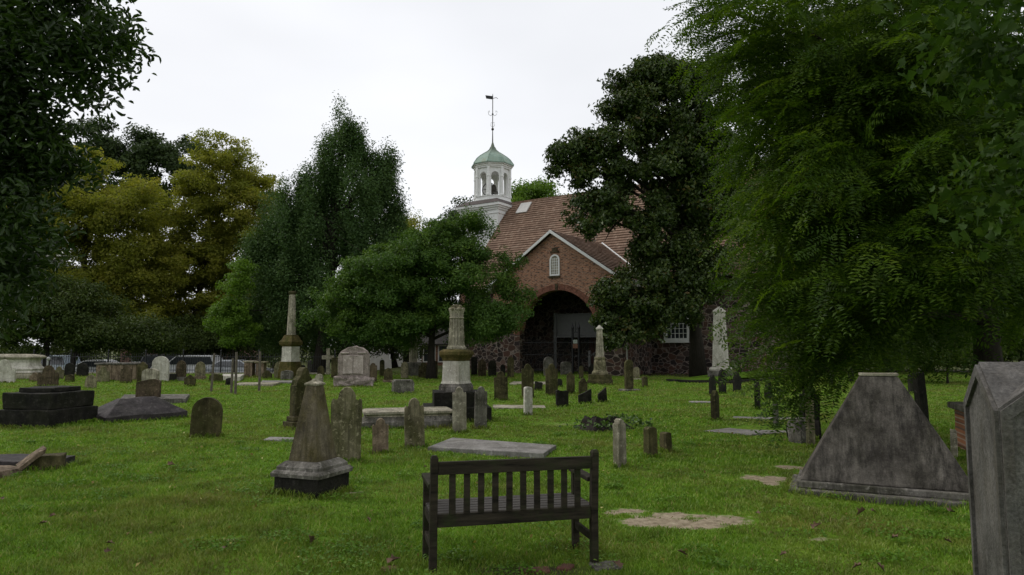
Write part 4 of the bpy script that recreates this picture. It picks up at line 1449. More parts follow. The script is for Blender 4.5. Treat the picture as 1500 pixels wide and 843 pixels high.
foot(g, 1.25, .8, R(8))

# table tomb with panels
def table_tomb(px0, px1, yt, yb, depth, label, mt, ms, rz=0, npan=3):
    g = P((px0 + px1) / 2, yb)
    wd = (px1 - px0) * g.y / F / 2
    h = W((px0 + px1) / 2, yt, g.y).z - g.z
    root = empty('table_tomb', g + Vector((0, depth / 2, 0)), R(rz), label, 'tomb', 'table tombs near the iron fence')
    bm = bmesh.new()
    box(bm, -wd + .1, wd - .1, -depth / 2 + .08, depth / 2 - .08, -.1, h - .082, .01)
    for k in range(npan + 1):
        x = -wd + .14 + (2 * wd - .28) * k / npan
        box(bm, x - .06, x + .06, -depth / 2 + .04, -depth / 2 + .1, 0, h - .083, .01)
    roughen(bm, .01, px0, 0, 4)
    bm_obj('side_panel', bm, M[mt], root)
    bm = bmesh.new()
    box(bm, -wd, wd, -depth / 2, depth / 2, h - .08, h, .02)
    roughen(bm, .008, px1, 2, 3)
    bm_obj('top_slab', bm, M[ms], root)
    foot(root.location, wd, depth / 2, R(rz))
table_tomb(137, 198, 532, 559, .9, 'cream panelled table tomb behind two headstones at the left', 'redbase', 'grey', 3)
table_tomb(354, 370, 529, 553, .7, 'narrow cream table tomb, left of a touching pair by the fence', 'redbase', 'pale', 3, 1)
table_tomb(371, 387, 530, 553, .7, 'narrow cream table tomb, right of a touching pair by the fence', 'redbase', 'lichen', 3, 1)

# mossy stele on stepped base behind the obelisk
g = P(437, 628)
Yst = g.y
ms_ = empty('stele', g + Vector((.02, .12, 0)), R(48), 'mossy stepped-top stele on double base behind the truncated obelisk', 'stele')
zt = W(447, 538, Yst).z
bm = bmesh.new(); box(bm, -.30, .30, -.19, .19, -.12, .14, .012); roughen(bm, .006, 3, 2, 5); bm_obj('base', bm, M['mossy'], ms_)
bm = bmesh.new(); box(bm, -.25, .25, -.15, .15, .142, .24, .02); roughen(bm, .006, 4, 2, 5); bm_obj('base', bm, M['mossy'], ms_)
bm = bmesh.new()
hh = zt
o_ = [(-.21, .242), (.21, .242), (.20, hh - .36), (.17, hh - .35), (.165, hh - .25), (.09, hh - .17), (.075, hh - .07), (.04, hh - .02), (0, hh), (-.04, hh - .02), (-.075, hh - .07), (-.09, hh - .17), (-.165, hh - .25), (-.17, hh - .35), (-.20, hh - .36)]
prism(bm, o_, -.11, .11, .01); roughen(bm, .008, 5, 0, 5)
bm_obj('body', bm, M['mossy'], ms_)
foot(ms_.location, .3, .19, R(48))

# granite monument with open book
g = P(516, 567)
gr = empty('granite_monument', g + Vector((0, .25, 0)), R(2), 'pinkish rock-faced granite monument carved with an open book', 'monument')
Yg = g.y
k_ = Yg / F
bm = bmesh.new()
box(bm, -.75, .75, -.30, .30, -.15, .36, .03)
roughen(bm, .12, 3, 6, 5)
bm_obj('base', bm, M['granite_rough'], gr)
bm = bmesh.new()
zt = W(516, 508, Yg).z
o_ = [(-.60, .34), (.60, .34), (.59, zt - .32), (.52, zt - .2), (.30, zt - .06), (.05, zt), (-.2, zt - .05), (-.5, zt - .2), (-.59, zt - .33)]
prism(bm, o_, -.18, .2, .025)
bmesh.ops.triangulate(bm, faces=[f for f in bm.faces if len(f.verts) > 4])
bmesh.ops.subdivide_edges(bm, edges=bm.edges, cuts=3, use_grid_fill=True)
roughen(bm, .035, 5, 0, 6)
body = bm_obj('body', bm, M['granite_rough'], gr)
bm = bmesh.new()
for sx in (-1, 1):
    o_ = [(sx * .008, .52), (sx * .40, .50), (sx * .40, 1.22), (sx * .2, 1.25), (sx * .008, 1.2)]
    prism(bm, o_ if sx > 0 else o_[::-1], -.245, -.18, .012)
for sx in (-1, 1):
    box(bm, sx * .33 - .17, sx * .33 + .17, -.25, -.19, 1.3, 1.36, .02)
    box(bm, sx * .1 - .08, sx * .1 + .08, -.262, -.2, 1.19, 1.23, .01)
bm_obj('carved_book', bm, M['granite'], gr)
foot(gr.location, .75, .3, R(2))

# square pedestal with fluted shaft lost in the round tree
Yp = 37.0
gx = W(605, 553, Yp)
g = Vector((gx.x, Yp, 0))
pd = empty('fluted_pedestal', g, R(6), 'grey square pedestal with fluted shaft rising into the round tree', 'monument')
stack(pd, 'base', [(.42, -.15), (.42, W(605, 531, Yp).z)], M['grey'], .02, 2)
bm = bmesh.new(); fluted(bm, .22, .18, W(605, 531, Yp).z + .003, 3.4, 14); bm_obj('shaft', bm, M['pale'], pd)
foot(g, .42, .42, 0)
# bevel-topped grey block
g = P(589, 577)
bb = bmesh.new()
o_ = [(-.36, -.1), (.36, -.1), (.36, .34), (.3, .46), (-.3, .48), (-.36, .40)]
prism(bb, o_, -.2, .24, .012); roughen(bb, .012, 3, 2, 5)
o = bm_obj('block_marker', bb, M['grey'], None, g + Vector((0, .2, 0)), R(18))
tag(o, 'low grey slant-topped block marker on lawn right of the granite monument', 'marker')
foot(o.location, .36, .25, R(18))
# white cross in the shade
g = P(480, 549)
bm = bmesh.new()
hh = W(480, 511, g.y).z
box(bm, -.1, .1, -.07, .07, -.1, hh, .01); box(bm, -.34, .34, -.066, .066, hh - .62, hh - .40, .01)
o = bm_obj('cross', bm, M['pale'], None, g, R(15)); tag(o, 'pale stone cross standing in shade before the conical tree', 'cross')

# moulded ledger tomb (low, wide)
g, rz = corner_place(566, 631, 12, 1.55, .85)
ml = empty('ledger_tomb', P(592, 628) + Vector((0, .42, 0)), R(14), 'low moulded ledger tomb with pale top slab left of the steps', 'tomb')
moulded(ml, 'base', [(.92, .46, -.12), (.92, .46, .13), (.86, .42, .16), (.84, .40, .22)], M['grey'], .008, 3)
moulded(ml, 'top', [(.82, .39, .223), (.80, .38, .25), (.88, .43, .28), (.88, .43, .32), (.84, .40, .335)], M['pale'], .006, 4)
foot(ml.location, .92, .46, R(14))

def ledger(quad, z, label, mat, th=.06, group=None, name='ledger_slab', extra_z=0.0):
    """flat slab from four pixel corners on the ground plane z"""
    pts = []
    for px, py in quad:
        d = ray(px, py)
        k = (z - EYE) / d.z
        pts.append(Vector((d.x * k, d.y * k, z)))
    c = sum(pts, Vector()) / len(pts)
    bm = bmesh.new()
    top = [bm.verts.new(p - c) for p in pts]
    bot = [bm.verts.new(p - c - Vector((0, 0, th + .08))) for p in pts]
    n = len(pts)
    f1 = bm.faces.new(top)
    bm.faces.new(bot[::-1])
    for k in range(n): bm.faces.new((top[k], bot[k], bot[(k + 1) % n], top[(k + 1) % n]))
    bmesh.ops.bevel(bm, geom=list(f1.edges), offset=.012, segments=2, profile=.5, affect='EDGES')
    roughen(bm, .008, c.x, 0, 3)
    o = bm_obj(name, bm, M[mat], None, c)
    tag(o, label, 'grave slab', group)
    POLY.append([(p.x, p.y) for p in pts])
    return o
POLY = []
GL = 'flat ledger slabs in the grass'
ledger([(626, 655), (796, 664), (815, 652), (662, 641)], .075, 'wide pale tilted ledger slab just beyond the bench', 'slab', .09, GL)
ledger([(722, 597), (800, 598), (798, 594), (722, 593)], .04, 'thin pale ledger slab behind the stubby white post', 'pale', .05, GL)
ledger([(746, 562), (802, 563), (812, 559.5), (752, 559)], .06, 'distant pale ledger slab between tall shouldered headstones', 'pale', .05, GL)
ledger([(176, 584), (272, 584), (278, 577.5), (182, 578)], .12, 'low ledger slab with dark edge behind the swoop-topped headstone', 'grey', .12, GL)
ledger([(345, 563), (400, 563), (412, 560), (350, 560.5)], .08, 'long flat ledger slab left of the tapered column', 'pale', .06, GL)
ledger([(382, 560), (428, 560), (430, 557.5), (384, 557.5)], .06, 'thin flat ledger slab at the foot of the tapered column', 'slab', .06, GL)
ledger([(1030, 631), (1100, 637), (1160, 633), (1150, 624), (1085, 625)], .02, 'broken flat ledger slab in grass left of the rock', 'slab', .05, GL)
ledger([(1072, 613), (1170, 615), (1172, 612), (1074, 610)], .02, 'thin sunken ledger slab beneath the drooping leaves', 'slab', .05, GL)
ledger([(540, 640), (552, 639), (560, 636), (546, 636)], .02, 'scrap of pale slab in the grass beside a short reddish headstone', 'pale', .03, GL)
ledger([(385, 644), (432, 645), (436, 641), (395, 640)], .02, 'sunken pale slab in grass left of the tapering pedestal obelisk', 'slab', .03, GL)
ledger([(1008, 589), (1046, 590), (1044, 588), (1010, 587.5)], .02, 'sliver of sunken slab left of the foremost right-hand headstone', 'slab', .03, GL)
o = ledger([(328, 551), (352, 552), (358, 548), (326, 548)], .2, 'white slab on short supports by the leaning stakes', 'white', .2, GL)

# heap of broken slabs at the left edge
g = P(20, 693)
bm = bmesh.new()
o_ = [(-.9, -.05), (.42, -.05), (.42, .10), (-.9, .16)]
prism(bm, o_, -.05, .55, .012); roughen(bm, .02, 3, 3, 5)
o = bm_obj('broken_slab', bm, M['slate'], None, g + Vector((-.05, .15, 0)), R(8)); tag(o, 'thick grey slab lying flat under broken pieces', 'slab', 'heap of broken slabs')
bm = bmesh.new(); prism(bm, [(-.3, -.03), (.24, -.04), (.2, .05), (.02, .08), (-.2, .06)], -.22, .12, .012); roughen(bm, .015, 4, 2, 8)
o = bm_obj('broken_slab', bm, M['redbase'], None, g + Vector((-.05, -.17, .03)), R(-10)); tag(o, 'tan broken slab piece lying in front of the heap', 'slab', 'heap of broken slabs')
bm = bmesh.new(); prism(bm, [(-.17, -.02), (.15, -.025), (.2, .01), (.12, .03), (-.15, .03)], -.085, .085, .008); roughen(bm, .012, 5, 2, 8)
o = bm_obj('broken_slab', bm, M['redbase'], None, g + Vector((.2, .0, .17)), R(35)); o.rotation_euler = (R(12), R(-40), R(38)); tag(o, 'long splinter of stone propped up on the heap', 'slab', 'heap of broken slabs')
bm = bmesh.new(); box(bm, -.16, .16, -.12, .12, -.05, .19, .015); roughen(bm, .015, 6, 2, 7)
o = bm_obj('broken_slab', bm, M['mossy'], None, P(64, 690) + Vector((0, .1, 0)), R(15)); tag(o, 'mossy squared stone block at the right end of the heap', 'slab', 'heap of broken slabs')
foot(g + Vector((-.25, .4, 0)), .7, .35, R(8))

# rocks
def rock(px, py, sx, sy, sz, label, mat, rz=0, seed=1):
    bm = bmesh.new()
    bmesh.ops.create_cube(bm, size=1)
    bmesh.ops.subdivide_edges(bm, edges=bm.edges, cuts=5, use_grid_fill=True)
    for v in bm.verts:
        d = v.co.normalized() * .62
        v.co = v.co.lerp(d, .5)
        v.co.x *= sx; v.co.y *= sy; v.co.z = (v.co.z + .42) * sz
    roughen(bm, .12 * min(sx, sz), seed, 0, 5)
    o = bm_obj('rock', bm, M[mat], None, P(px, py), R(rz))
    return tag(o, label, 'rock')
rock(1173, 648, .30, .32, .42, 'angular grey boulder with pale top leaning on a tall thin headstone', 'grey', 20, 3)
rock(1164, 642, .2, .25, .3, 'smaller dark boulder half behind the angular grey one', 'dark', 60, 5)
rock(335, 565, .22, .22, .32, 'small dark block at the foot of the paired stakes', 'dark', 0, 6)

# stump with ivy
g = P(880, 628)
sp_ = empty('tree_stump', g, 0, 'rotten ivy-covered tree stump low in the lawn behind the bench', 'stump')
bm = bmesh.new()
rg = random.Random(4)
prev = None
n = 20
for i, (r, z) in enumerate(((.52, -.12), (.38, .03), (.28, .12), (.22, .21), (.13, .15), (.05, .08))):
    ring = []
    for k in range(n):
        a = 2 * math.pi * k / n
        rr = r * (1 + .3 * math.sin(3 * a + 1) * (1 - i * .12) + rg.uniform(-.13, .13))
        ring.append(bm.verts.new((rr * 1.35 * math.cos(a), rr * math.sin(a), z + rg.uniform(-.045, .045))))
    if prev:
        for k in range(n): bm.faces.new((prev[k], prev[(k + 1) % n], ring[(k + 1) % n], ring[k]))
    prev = ring
bm.faces.new(prev)
roughen(bm, .05, 9, 1, 6)
bm_obj('wood', bm, M['bark'], sp_)

# ------------------------------------------------------------------ bench
bc = P(755.5, 838)
BZ = R(13.5)
bench = empty('park_bench', (bc.x, bc.y, bc.z), BZ, 'dark weathered wooden slatted bench seen from behind', 'bench')
HB = .845
LX = .595
def bpart(name, boxes, mat='bench', bev=.006):
    bm = bmesh.new()
    for b in boxes: box(bm, *b, bev)
    roughen(bm, .0025, len(boxes), 0, 8)
    return bm_obj(name, bm, M[mat], bench)
for sx in (-1, 1):
    bm = bmesh.new()
    x = sx * LX
    # rear post raked a little, rounded head
    pts = [(x, .0, -.06), (x, .0, .42), (x, -.035, HB)]
    prof = [(-.027, -.03), (.027, -.03), (.027, .03), (-.027, .03)]
    rings = []
    for (cx, cyy, cz), s in (((x, 0, -.06), 1), ((x, 0, .40), 1), ((x, -.03, HB - .02), .97), ((x, -.032, HB), .6)):
        rings.append([bm.verts.new((cx + a * s, cyy + b * s, cz)) for a, b in prof])
    for a, b in zip(rings, rings[1:]):
        for k in range(4): bm.faces.new((a[k], a[(k + 1) % 4], b[(k + 1) % 4], b[k]))
    bm.faces.new(rings[0][::-1]); bm.faces.new(rings[-1])
    bmesh.ops.bevel(bm, geom=[e for e in bm.edges if abs(e.verts[0].co.z - e.verts[1].co.z) > .05], offset=.006, segments=2, profile=.5, affect='EDGES')
    bm_obj('leg', bm, M['bench'], bench)
    bpart('leg', [(x - .026, x + .026, .40, .455, -.06, .60)])
    bpart('armrest', [(x - .035, x + .035, .0305, .49, .602, .635)])
    bpart('stretcher', [(x - .016, x + .016, .031, .399, .17, .225)])
    bpart('seat_rail', [(x - .018, x + .018, .031, .399, .34, .405)])
bpart('backrest', [(-LX + .028, LX - .028, -.048, -.012, HB - .135, HB - .045), (-LX + .028, LX - .028, -.02, .022, .345, .435)] +
      [(-LX + .028 + (2 * LX - .056) * (k + 1) / 11 - .0225, -LX + .028 + (2 * LX - .056) * (k + 1) / 11 + .0225, -.028, -.008, .432, HB - .132) for k in range(10)], bev=.003)
bpart('seat', [(-LX - .01, LX + .01, .032 + k * .079, .032 + k * .079 + .064, .408, .43) for k in range(6)] + [(-.03, .03, .03, .46, .36, .407), (-LX + .028, LX - .028, .41, .445, .34, .4065)], 'seat', .004)
# bricks under and near the bench
for px, py, rz_, lb in ((783, 838, 4, 'worn red brick lying in bare soil under the bench middle'), (829, 833, 60, 'red brick fragment under the right end of the bench'), (572, 836, 30, 'half-buried red brick in grass left of the bench')):
    bm = bmesh.new(); s = 1.0 if px == 783 else .55
    box(bm, -.11 * s, .11 * s, -.05, .05, -.05, .022, .01); roughen(bm, .006, px, 2, 12)
    o = bm_obj('brick', bm, M['brickred'], None, P(px, py), R(rz_)); tag(o, lb, 'brick', 'bricks lying around the bench')
bm = bmesh.new(); box(bm, -.11, .11, -.08, .08, -.06, .02, .015); roughen(bm, .01, 2, 2, 10)
o = bm_obj('footing_stone', bm, M['grey'], None, P(888, 832) + Vector((0, .02, 0)), R(10)); tag(o, 'flat grey footing stone beside the right bench leg', 'stone')

# ------------------------------------------------------------------ stakes and pipe
for (xb, yb, xt, yt, lb) in ((309, 574, 314, 518, 'thin dark stake left of the paired stakes on the rear lawn'),
                             (344.5, 578, 346.5, 516, 'front one of two paired weathered stakes'),
                             (338.5, 577, 341, 525, 'rear shorter one of two paired weathered stakes'),
                             (379.5, 574, 381, 515, 'single weathered stake right of the narrow table tombs')):
    b = P(xb, yb); t_ = W(xt, yt, b.y)
    bm = bmesh.new()
    tube(bm, [Vector((0, 0, -.1)), (t_ - b) * .5 + Vector((.006, 0, 0)), t_ - b], [.045, .042, .038], 6)
    o = bm_obj('stake', bm, M['stake'], None, b); tag(o, lb, 'stake', 'wooden stakes on the rear lawn')
b = P(919, 553)
bm = bmesh.new()
tube(bm, [(0, 0, -.1), (0, 0, W(919, 495, b.y).z)], .035, 8); tube(bm, [(0, 0, W(919, 495, b.y).z), (0, 0, W(919, 494, b.y).z)], .045, 8)
o = bm_obj('pole', bm, M['pipe'], None, b); tag(o, 'thin pale pole near the right corner of the porch', 'pole')
b = P(62, 556)
bm = bmesh.new(); tube(bm, [(0, 0, -.1), (0, 0, .95)], .05, 8); bmesh.ops.create_icosphere(bm, subdivisions=2, radius=.09, matrix=Matrix.Translation((.04, 0, 1.0)))
o = bm_obj('marker_post', bm, M['pipe'], None, b + Vector((0, .3, 0))); tag(o, 'short pale marker post behind the dark stepped tomb', 'post')

# ------------------------------------------------------------------ iron fence on its low wall
FY = 40.3
def fence(x0, x1, y0, y1, label):
    d = Vector((x1 - x0, y1 - y0, 0)); L_ = d.length
    root = empty('iron_fence', (x0, y0, 0), math.atan2(d.y, d.x), label, 'fence')
    bm = bmesh.new(); box(bm, 0, L_, -.14, .14, -.6, .0, .01); box(bm, -.02, L_ + .02, -.18, .18, .003, .07, .012); roughen(bm, .01, 2, 3, 2)
    bm_obj('base_wall', bm, M['pale'], root)
    nsec = max(1, round(L_ / 2.4)); s = L_ / nsec
    for i in range(nsec):
        bm = bmesh.new()
        m_ = int(s / .135)
        for k in range(1, m_):
            x = i * s + k * s / m_
            tube(bm, [(x, 0, .072), (x, 0, 1.12), (x, 0, 1.24)], [.015, .015, .003], 4)
        for z in (.2, .98): box(bm, i * s, (i + 1) * s, -.016, .016, z, z + .035)
        bm_obj('panel', bm, M['iron'], root)
    for i in range(nsec + 1):
        bm = bmesh.new(); box(bm, i * s - .035, i * s + .035, -.035, .035, .071, 1.3); lathe(bm, [(.05, 1.301), (.06, 1.34), (.01, 1.45)], 6, i * s, 0)
        bm_obj('post', bm, M['iron'], root)
fence(-28.5, -10.4, FY + .6, FY, 'black iron picket fence on pale low wall along the left street')
for k, (px, hgt) in enumerate(((366, 0), (190, 0))):
    pass

# ------------------------------------------------------------------ cars on the street beyond
def paint(name, c):
    m, t, out = new_mat(name)
    b = finish(t, out, c, .25, None, spec=.6)
    b.inputs['Coat Weight'].default_value = .6
    return m
def car(x, y, rz, col, label, kind='sedan', seed=0):
    root = empty('parked_car', (x, y, -.75), rz, label, 'car', 'cars parked along the street')
    Hh = {'sedan': 1.45, 'suv': 1.75}[kind]
    hl = 2.25
    if kind == 'sedan':
        side = [(-hl, .35), (hl, .35), (hl, .65), (hl - .15, .82), (1.15, .95), (.45, Hh - .05), (.2, Hh), (-.75, Hh), (-1.0, Hh - .06), (-1.65, 1.0), (-hl + .05, .95), (-hl, .7)]
        gl = [(1.0, .98), (.42, Hh - .1), (-.95, Hh - .1), (-1.5, 1.0)]
    else:
        side = [(-hl, .4), (hl, .4), (hl, .8), (hl - .12, 1.0), (1.2, 1.12), (.6, Hh - .05), (.3, Hh), (-1.7, Hh), (-2.0, Hh - .08), (-2.2, 1.1), (-hl, .75)]
        gl = [(1.08, 1.14), (.55, Hh - .12), (-1.8, Hh - .12), (-2.05, 1.14)]
    bm = bmesh.new()
    prism(bm, side, -.86, .86, .06)
    for v in bm.verts:
        if v.co.z > 1.0: v.co.y *= 1 - .22 * (v.co.z - 1.0) / (Hh - 1.0)
    bm_obj('body', bm, col, root, smooth=False)
    bm = bmesh.new()
    prism(bm, gl, -.875, .875)
    for v in bm.verts: v.co.y *= 1 - .22 * max(0, v.co.z - 1.0) / (Hh - 1.0)
    bm_obj('window', bm, M['carglass'], root)
    for sx in (-1.4, 1.4):
        for sy in (-.78, .78):
            bm = bmesh.new()
            lathe(bm, [(.2, -.1), (.33, -.1), (.34, -.05), (.34, .05), (.33, .1), (.2, .1)], 20)
            bm.transform(Matrix.Translation((sx, sy, .34)) @ Matrix.Rotation(R(90), 4, 'X'))
            wh = bm_obj('wheel', bm, M['rubber'], root)
            bm = bmesh.new(); lathe(bm, [(.2, -.08), (.2, .08)], 14); bm.transform(Matrix.Translation((sx, sy, .34)) @ Matrix.Rotation(R(90), 4, 'X'))
            bm_obj('rim', bm, M['pipe'], wh)
    for sy in (-.6, .6):
        bm = bmesh.new(); box(bm, hl - .12, hl + .02, sy - .16, sy + .16, .66, .78, .02); bm_obj('headlight', bm, M['pipe'], root)
        bm = bmesh.new(); box(bm, -hl - .015, -hl + .1, sy - .14, sy + .14, .72, .86, .02); bm_obj('tail_light', bm, plain('red_lens', (.3, .01, .01), .2), root)
pw, ps, pdk, pb = paint('white_car_paint', (.75, .75, .75)), paint('silver_car_paint', (.45, .47, .5)), paint('dark_car_paint', (.03, .03, .035)), paint('pale_blue_car_paint', (.42, .5, .58))
car(W(70, 530, 48).x, 47.6, R(178), pb, 'pale blue suv parked behind the dark trunks at left', 'suv')
car(W(150, 530, 47).x, 47.2, R(4), pw, 'white sedan parked behind the cream table tomb', 'sedan')
car(W(214, 530, 48).x, 52.0, R(2), pdk, 'dark suv parked on the far side of the street', 'suv')
car(W(272, 530, 47).x, 47.4, R(181), pw, 'white suv behind the fence right of the white round headstone', 'suv')
car(W(345, 530, 47).x, 47.4, R(1), ps, 'silver sedan behind the fence beyond the stakes', 'sedan')

# ------------------------------------------------------------------ houses beyond
def house(x, y, wd, dp, hw, hr, wall, roofm, label, rz=0):
    root = empty('house', (x, y, -.75), rz, label, 'house')
    bm = bmesh.new()
    a = [(-wd / 2, 0), (wd / 2, 0), (wd / 2, hw), (-wd / 2, hw)]
    box(bm, -wd / 2, wd / 2, 0, dp, -.5, hw)
    for x_ in (-wd / 2, wd / 2):
        v = [bm.verts.new((x_, 0, hw)), bm.verts.new((x_, dp, hw)), bm.verts.new((x_, dp / 2, hr))]
        bm.faces.new(v)
    bm_obj('wall', bm, wall, root)
    bm = bmesh.new()
    for s in (0, 1):
        y0, y1 = (-.3, dp / 2) if s == 0 else (dp + .3, dp / 2)
        q = [(-wd / 2 - .3, y0, hw - .15), (wd / 2 + .3, y0, hw - .15), (wd / 2 + .3, y1, hr), (-wd / 2 - .3, y1, hr)]
        lo = [bm.verts.new(p) for p in q]; hi = [bm.verts.new((p[0], p[1], p[2] + .14)) for p in q]
        bm.faces.new(lo[::-1]); bm.faces.new(hi)
        for k in range(4): bm.faces.new((lo[k], lo[(k + 1) % 4], hi[(k + 1) % 4], hi[k]))
    rf = bm_obj('roof', bm, roofm, root)
    bm = bmesh.new(); box(bm, wd / 4, wd / 4 + .6, dp / 2 - .3, dp / 2 + .3, hr - .5, hr + .9); bm_obj('chimney', bm, M['brick'], rf)
    n = max(2, int(wd / 2.6))
    for fl in range(max(1, int(hw / 2.8))):
        for k in range(n):
            cx = -wd / 2 + wd * (k + .5) / n
            z = 1.0 + 2.8 * fl
            bm = bmesh.new()
            for b in ((cx - .55, cx - .45, z, z + 1.5), (cx + .45, cx + .55, z, z + 1.5), (cx - .45, cx + .45, z, z + .1), (cx - .45, cx + .45, z + 1.4, z + 1.5), (cx - .45, cx + .45, z + .72, z + .78)):
                box(bm, b[0], b[1], -.06, .02, b[2], b[3])
            wn = bm_obj('window', bm, M['white_paint'], root)
            bm = bmesh.new(); box(bm, cx - .45, cx + .45, -.03, -.01, z + .1, z + 1.4); bm_obj('pane', bm, M['glass'], wn)
droof = plain('dark_house_roof', (.06, .055, .05), .9, .3, 4)
house(W(262, 510, 60).x, 59, 9, 8, 3.0, 5.4, plain('pinkish_house_wall', (.36, .22, .18), .9, .2, 4), droof, 'pinkish house front glimpsed beyond the fence at left')
house(W(600, 510, 70).x, 70, 12, 9, 3.4, 6.2, M['tilewhite'], droof, 'white house glimpsed under the round tree')
house(W(655, 510, 62).x - .6, 59, 2.6, 6, 2.6, 4.2, M['brick'], droof, 'small red brick outbuilding left of the church')

# ------------------------------------------------------------------ trees
LM = {}
LM['holly'] = leaf_mat('dark_evergreen_leaves', [(0, (.034, .066, .022)), (.5, (.062, .112, .036)), (1, (.115, .175, .058))], .28, .5, .22)
LM['dome'] = leaf_mat('mid_green_leaves', [(0, (.032, .070, .013)), (.5, (.062, .122, .022)), (1, (.15, .235, .04))], .32, .45, .3)
LM['magnolia'] = leaf_mat('glossy_magnolia_leaves', [(0, (.024, .042, .012)), (.55, (.050, .080, .018)), (.82, (.085, .115, .026)), (.93, (.11, .085, .026)), (1, (.16, .095, .035))], .18, .36, .5)
LM['olive'] = leaf_mat('yellowing_leaves', [(0, (.11, .135, .022)), (.45, (.19, .205, .032)), (.85, (.27, .255, .045)), (1, (.29, .20, .045))], .52, .5, .25)
LM['bright'] = leaf_mat('bright_young_leaves', [(0, (.06, .11, .012)), (.6, (.11, .20, .022)), (1, (.17, .25, .04))], .4, .5, .35)
LM['shade'] = leaf_mat('dark_understory_leaves', [(0, (.026, .044, .010)), (.6, (.052, .078, .015)), (1, (.105, .13, .026))], .25, .5, .3)
LM['hick'] = leaf_mat('dark_hickory_leaves', [(0, (.016, .032, .008)), (.6, (.032, .06, .012)), (1, (.06, .10, .02))], .28, .36, .6)
LM['locust'] = leaf_mat('compound_green_leaves', [(0, (.016, .038, .004)), (.45, (.040, .079, .008)), (.9, (.10, .155, .015)), (1, (.19, .18, .03))], .44, .45, .3)
LM['broad'] = leaf_mat('broad_green_leaves', [(0, (.018, .040, .007)), (.7, (.038, .074, .012)), (.93, (.06, .09, .018)), (1, (.10, .09, .05))], .36, .5, .2)
LM['ivy'] = leaf_mat('ivy_leaves', [(0, (.03, .06, .012)), (1, (.09, .16, .03))], .2, .35, .5)
LM['grove'] = leaf_mat('far_green_leaves', [(0, (.028, .05, .02)), (1, (.065, .095, .03))], .25, .5, .3)

def G(px, Y):
    x = W(px, 500, Y).x
    return Vector((x, Y, float(gz(x, Y))))

# conical holly
b = px_blobs([(442, 290, 28, 36), (424, 330, 38, 40), (394, 378, 36, 38), (575, 330, 26, 40), (585, 380, 26, 44), (503, 200, 12, 28), (506, 232, 28, 38), (482, 258, 28, 40), (540, 262, 32, 48), (512, 285, 66, 55), (462, 290, 34, 44), (562, 250, 18, 36), (445, 335, 56, 52), (540, 340, 62, 58), (480, 350, 90, 65),
               (410, 405, 55, 55), (470, 420, 100, 70), (545, 405, 50, 70), (395, 460, 42, 50), (450, 475, 80, 45), (550, 470, 50, 45)] + [(x_, y_, w_, h_) for x_, y_, w_, h_ in ((500, 182, 7, 20), (520, 212, 8, 26), (542, 228, 9, 30), (562, 240, 8, 28), (574, 268, 8, 32), (474, 246, 8, 26), (456, 282, 9, 26), (438, 315, 9, 28), (420, 345, 10, 30), (584, 310, 8, 30), (402, 372, 10, 30), (486, 208, 8, 24), (384, 390, 11, 28), (538, 208, 7, 22), (430, 330, 10, 34), (566, 290, 9, 36))], 44.5, 0)
b = [(c, np.array([r[0], min(r[1], 3.4), r[2]])) for c, r in b]
tree('conical_tree', 'tall dark conical evergreen left of the church', b, G(468, 44.5), W(505, 200, 44.5), .42, LM['holly'], 5200, 44, .155, .48, .24, 1.9, 11, up=.5, outw=.7, rnd=.9, tint_c=.55, lo=.35, n_sub=1, k2=13, r2=1.9, cz=2.0, jit=.35)
# round tree in front of the church
b = px_blobs([(625, 400, 80, 58), (575, 415, 62, 55), (690, 415, 68, 58), (520, 455, 48, 42), (735, 450, 48, 40), (620, 370, 55, 38), (692, 345, 26, 26), (660, 355, 40, 30), (500, 470, 34, 30), (560, 470, 60, 32), (640, 465, 80, 30), (710, 475, 55, 25), (520, 410, 30, 30)], 34, 0)
b = [(c, np.array([r[0], min(r[1], 2.4), r[2]])) for c, r in b]
tree('round_tree', 'low spreading green round-crowned tree between column and church', b, G(632, 34.5), W(630, 390, 34.5), .21, LM['dome'], 4000, 46, .125, .5, .2, .75, 12, up=.7, outw=.7, rnd=.8, lo=.4, n_sub=2, k2=15, r2=3.0, jit=.5)
# magnolia
b = px_blobs([(965, 165, 50, 36), (1000, 200, 50, 40), (925, 138, 42, 40), (912, 185, 40, 40), (1020, 112, 44, 34), (958, 125, 50, 38), (930, 170, 48, 40), (1000, 170, 62, 60), (905, 225, 40, 38), (850, 226, 44, 24), (828, 240, 26, 20), (870, 215, 30, 26), (835, 228, 26, 18), (880, 260, 34, 30), (880, 320, 40, 24), (920, 130, 30, 30), (960, 110, 40, 22), (965, 250, 75, 60), (1030, 240, 45, 80), (868, 300, 26, 22), (905, 300, 42, 30), (940, 330, 45, 42),
               (1000, 330, 60, 60), (960, 400, 55, 50), (1000, 415, 46, 46), (930, 440, 46, 42), (905, 470, 32, 36), (980, 455, 44, 24), (1030, 430, 24, 30, 2.5), (1035, 110, 26, 26), (1062, 360, 34, 60, 3), (1070, 230, 36, 70, 2), (1070, 300, 36, 50, 2.5), (985, 115, 46, 30), (1040, 160, 40, 40), (1000, 250, 60, 60), (1030, 330, 50, 50, 1), (1000, 380, 50, 40, 1), (930, 490, 34, 16), (905, 440, 36, 40), (888, 425, 24, 26), (915, 478, 34, 26), (960, 462, 40, 24), (990, 448, 40, 22), (1010, 395, 40, 40)], 34.8, 0)
b = [(c, np.array([r[0], min(max(r[1], 1.0), 1.9), r[2]])) for c, r in b]
tree('magnolia_tree', 'dark glossy magnolia with rust tinted leaves in front of the church roof', b, G(1022, 36.2), W(1000, 130, 35.5), .36, LM['magnolia'], 4700, 34, .22, .46, .22, .8, 13, shape='rhomb', up=.45, outw=.7, rnd=.85, tint_c=.3, lo=.3, n_sub=1, k2=9, r2=1.9, cz=.8, jit=.2)
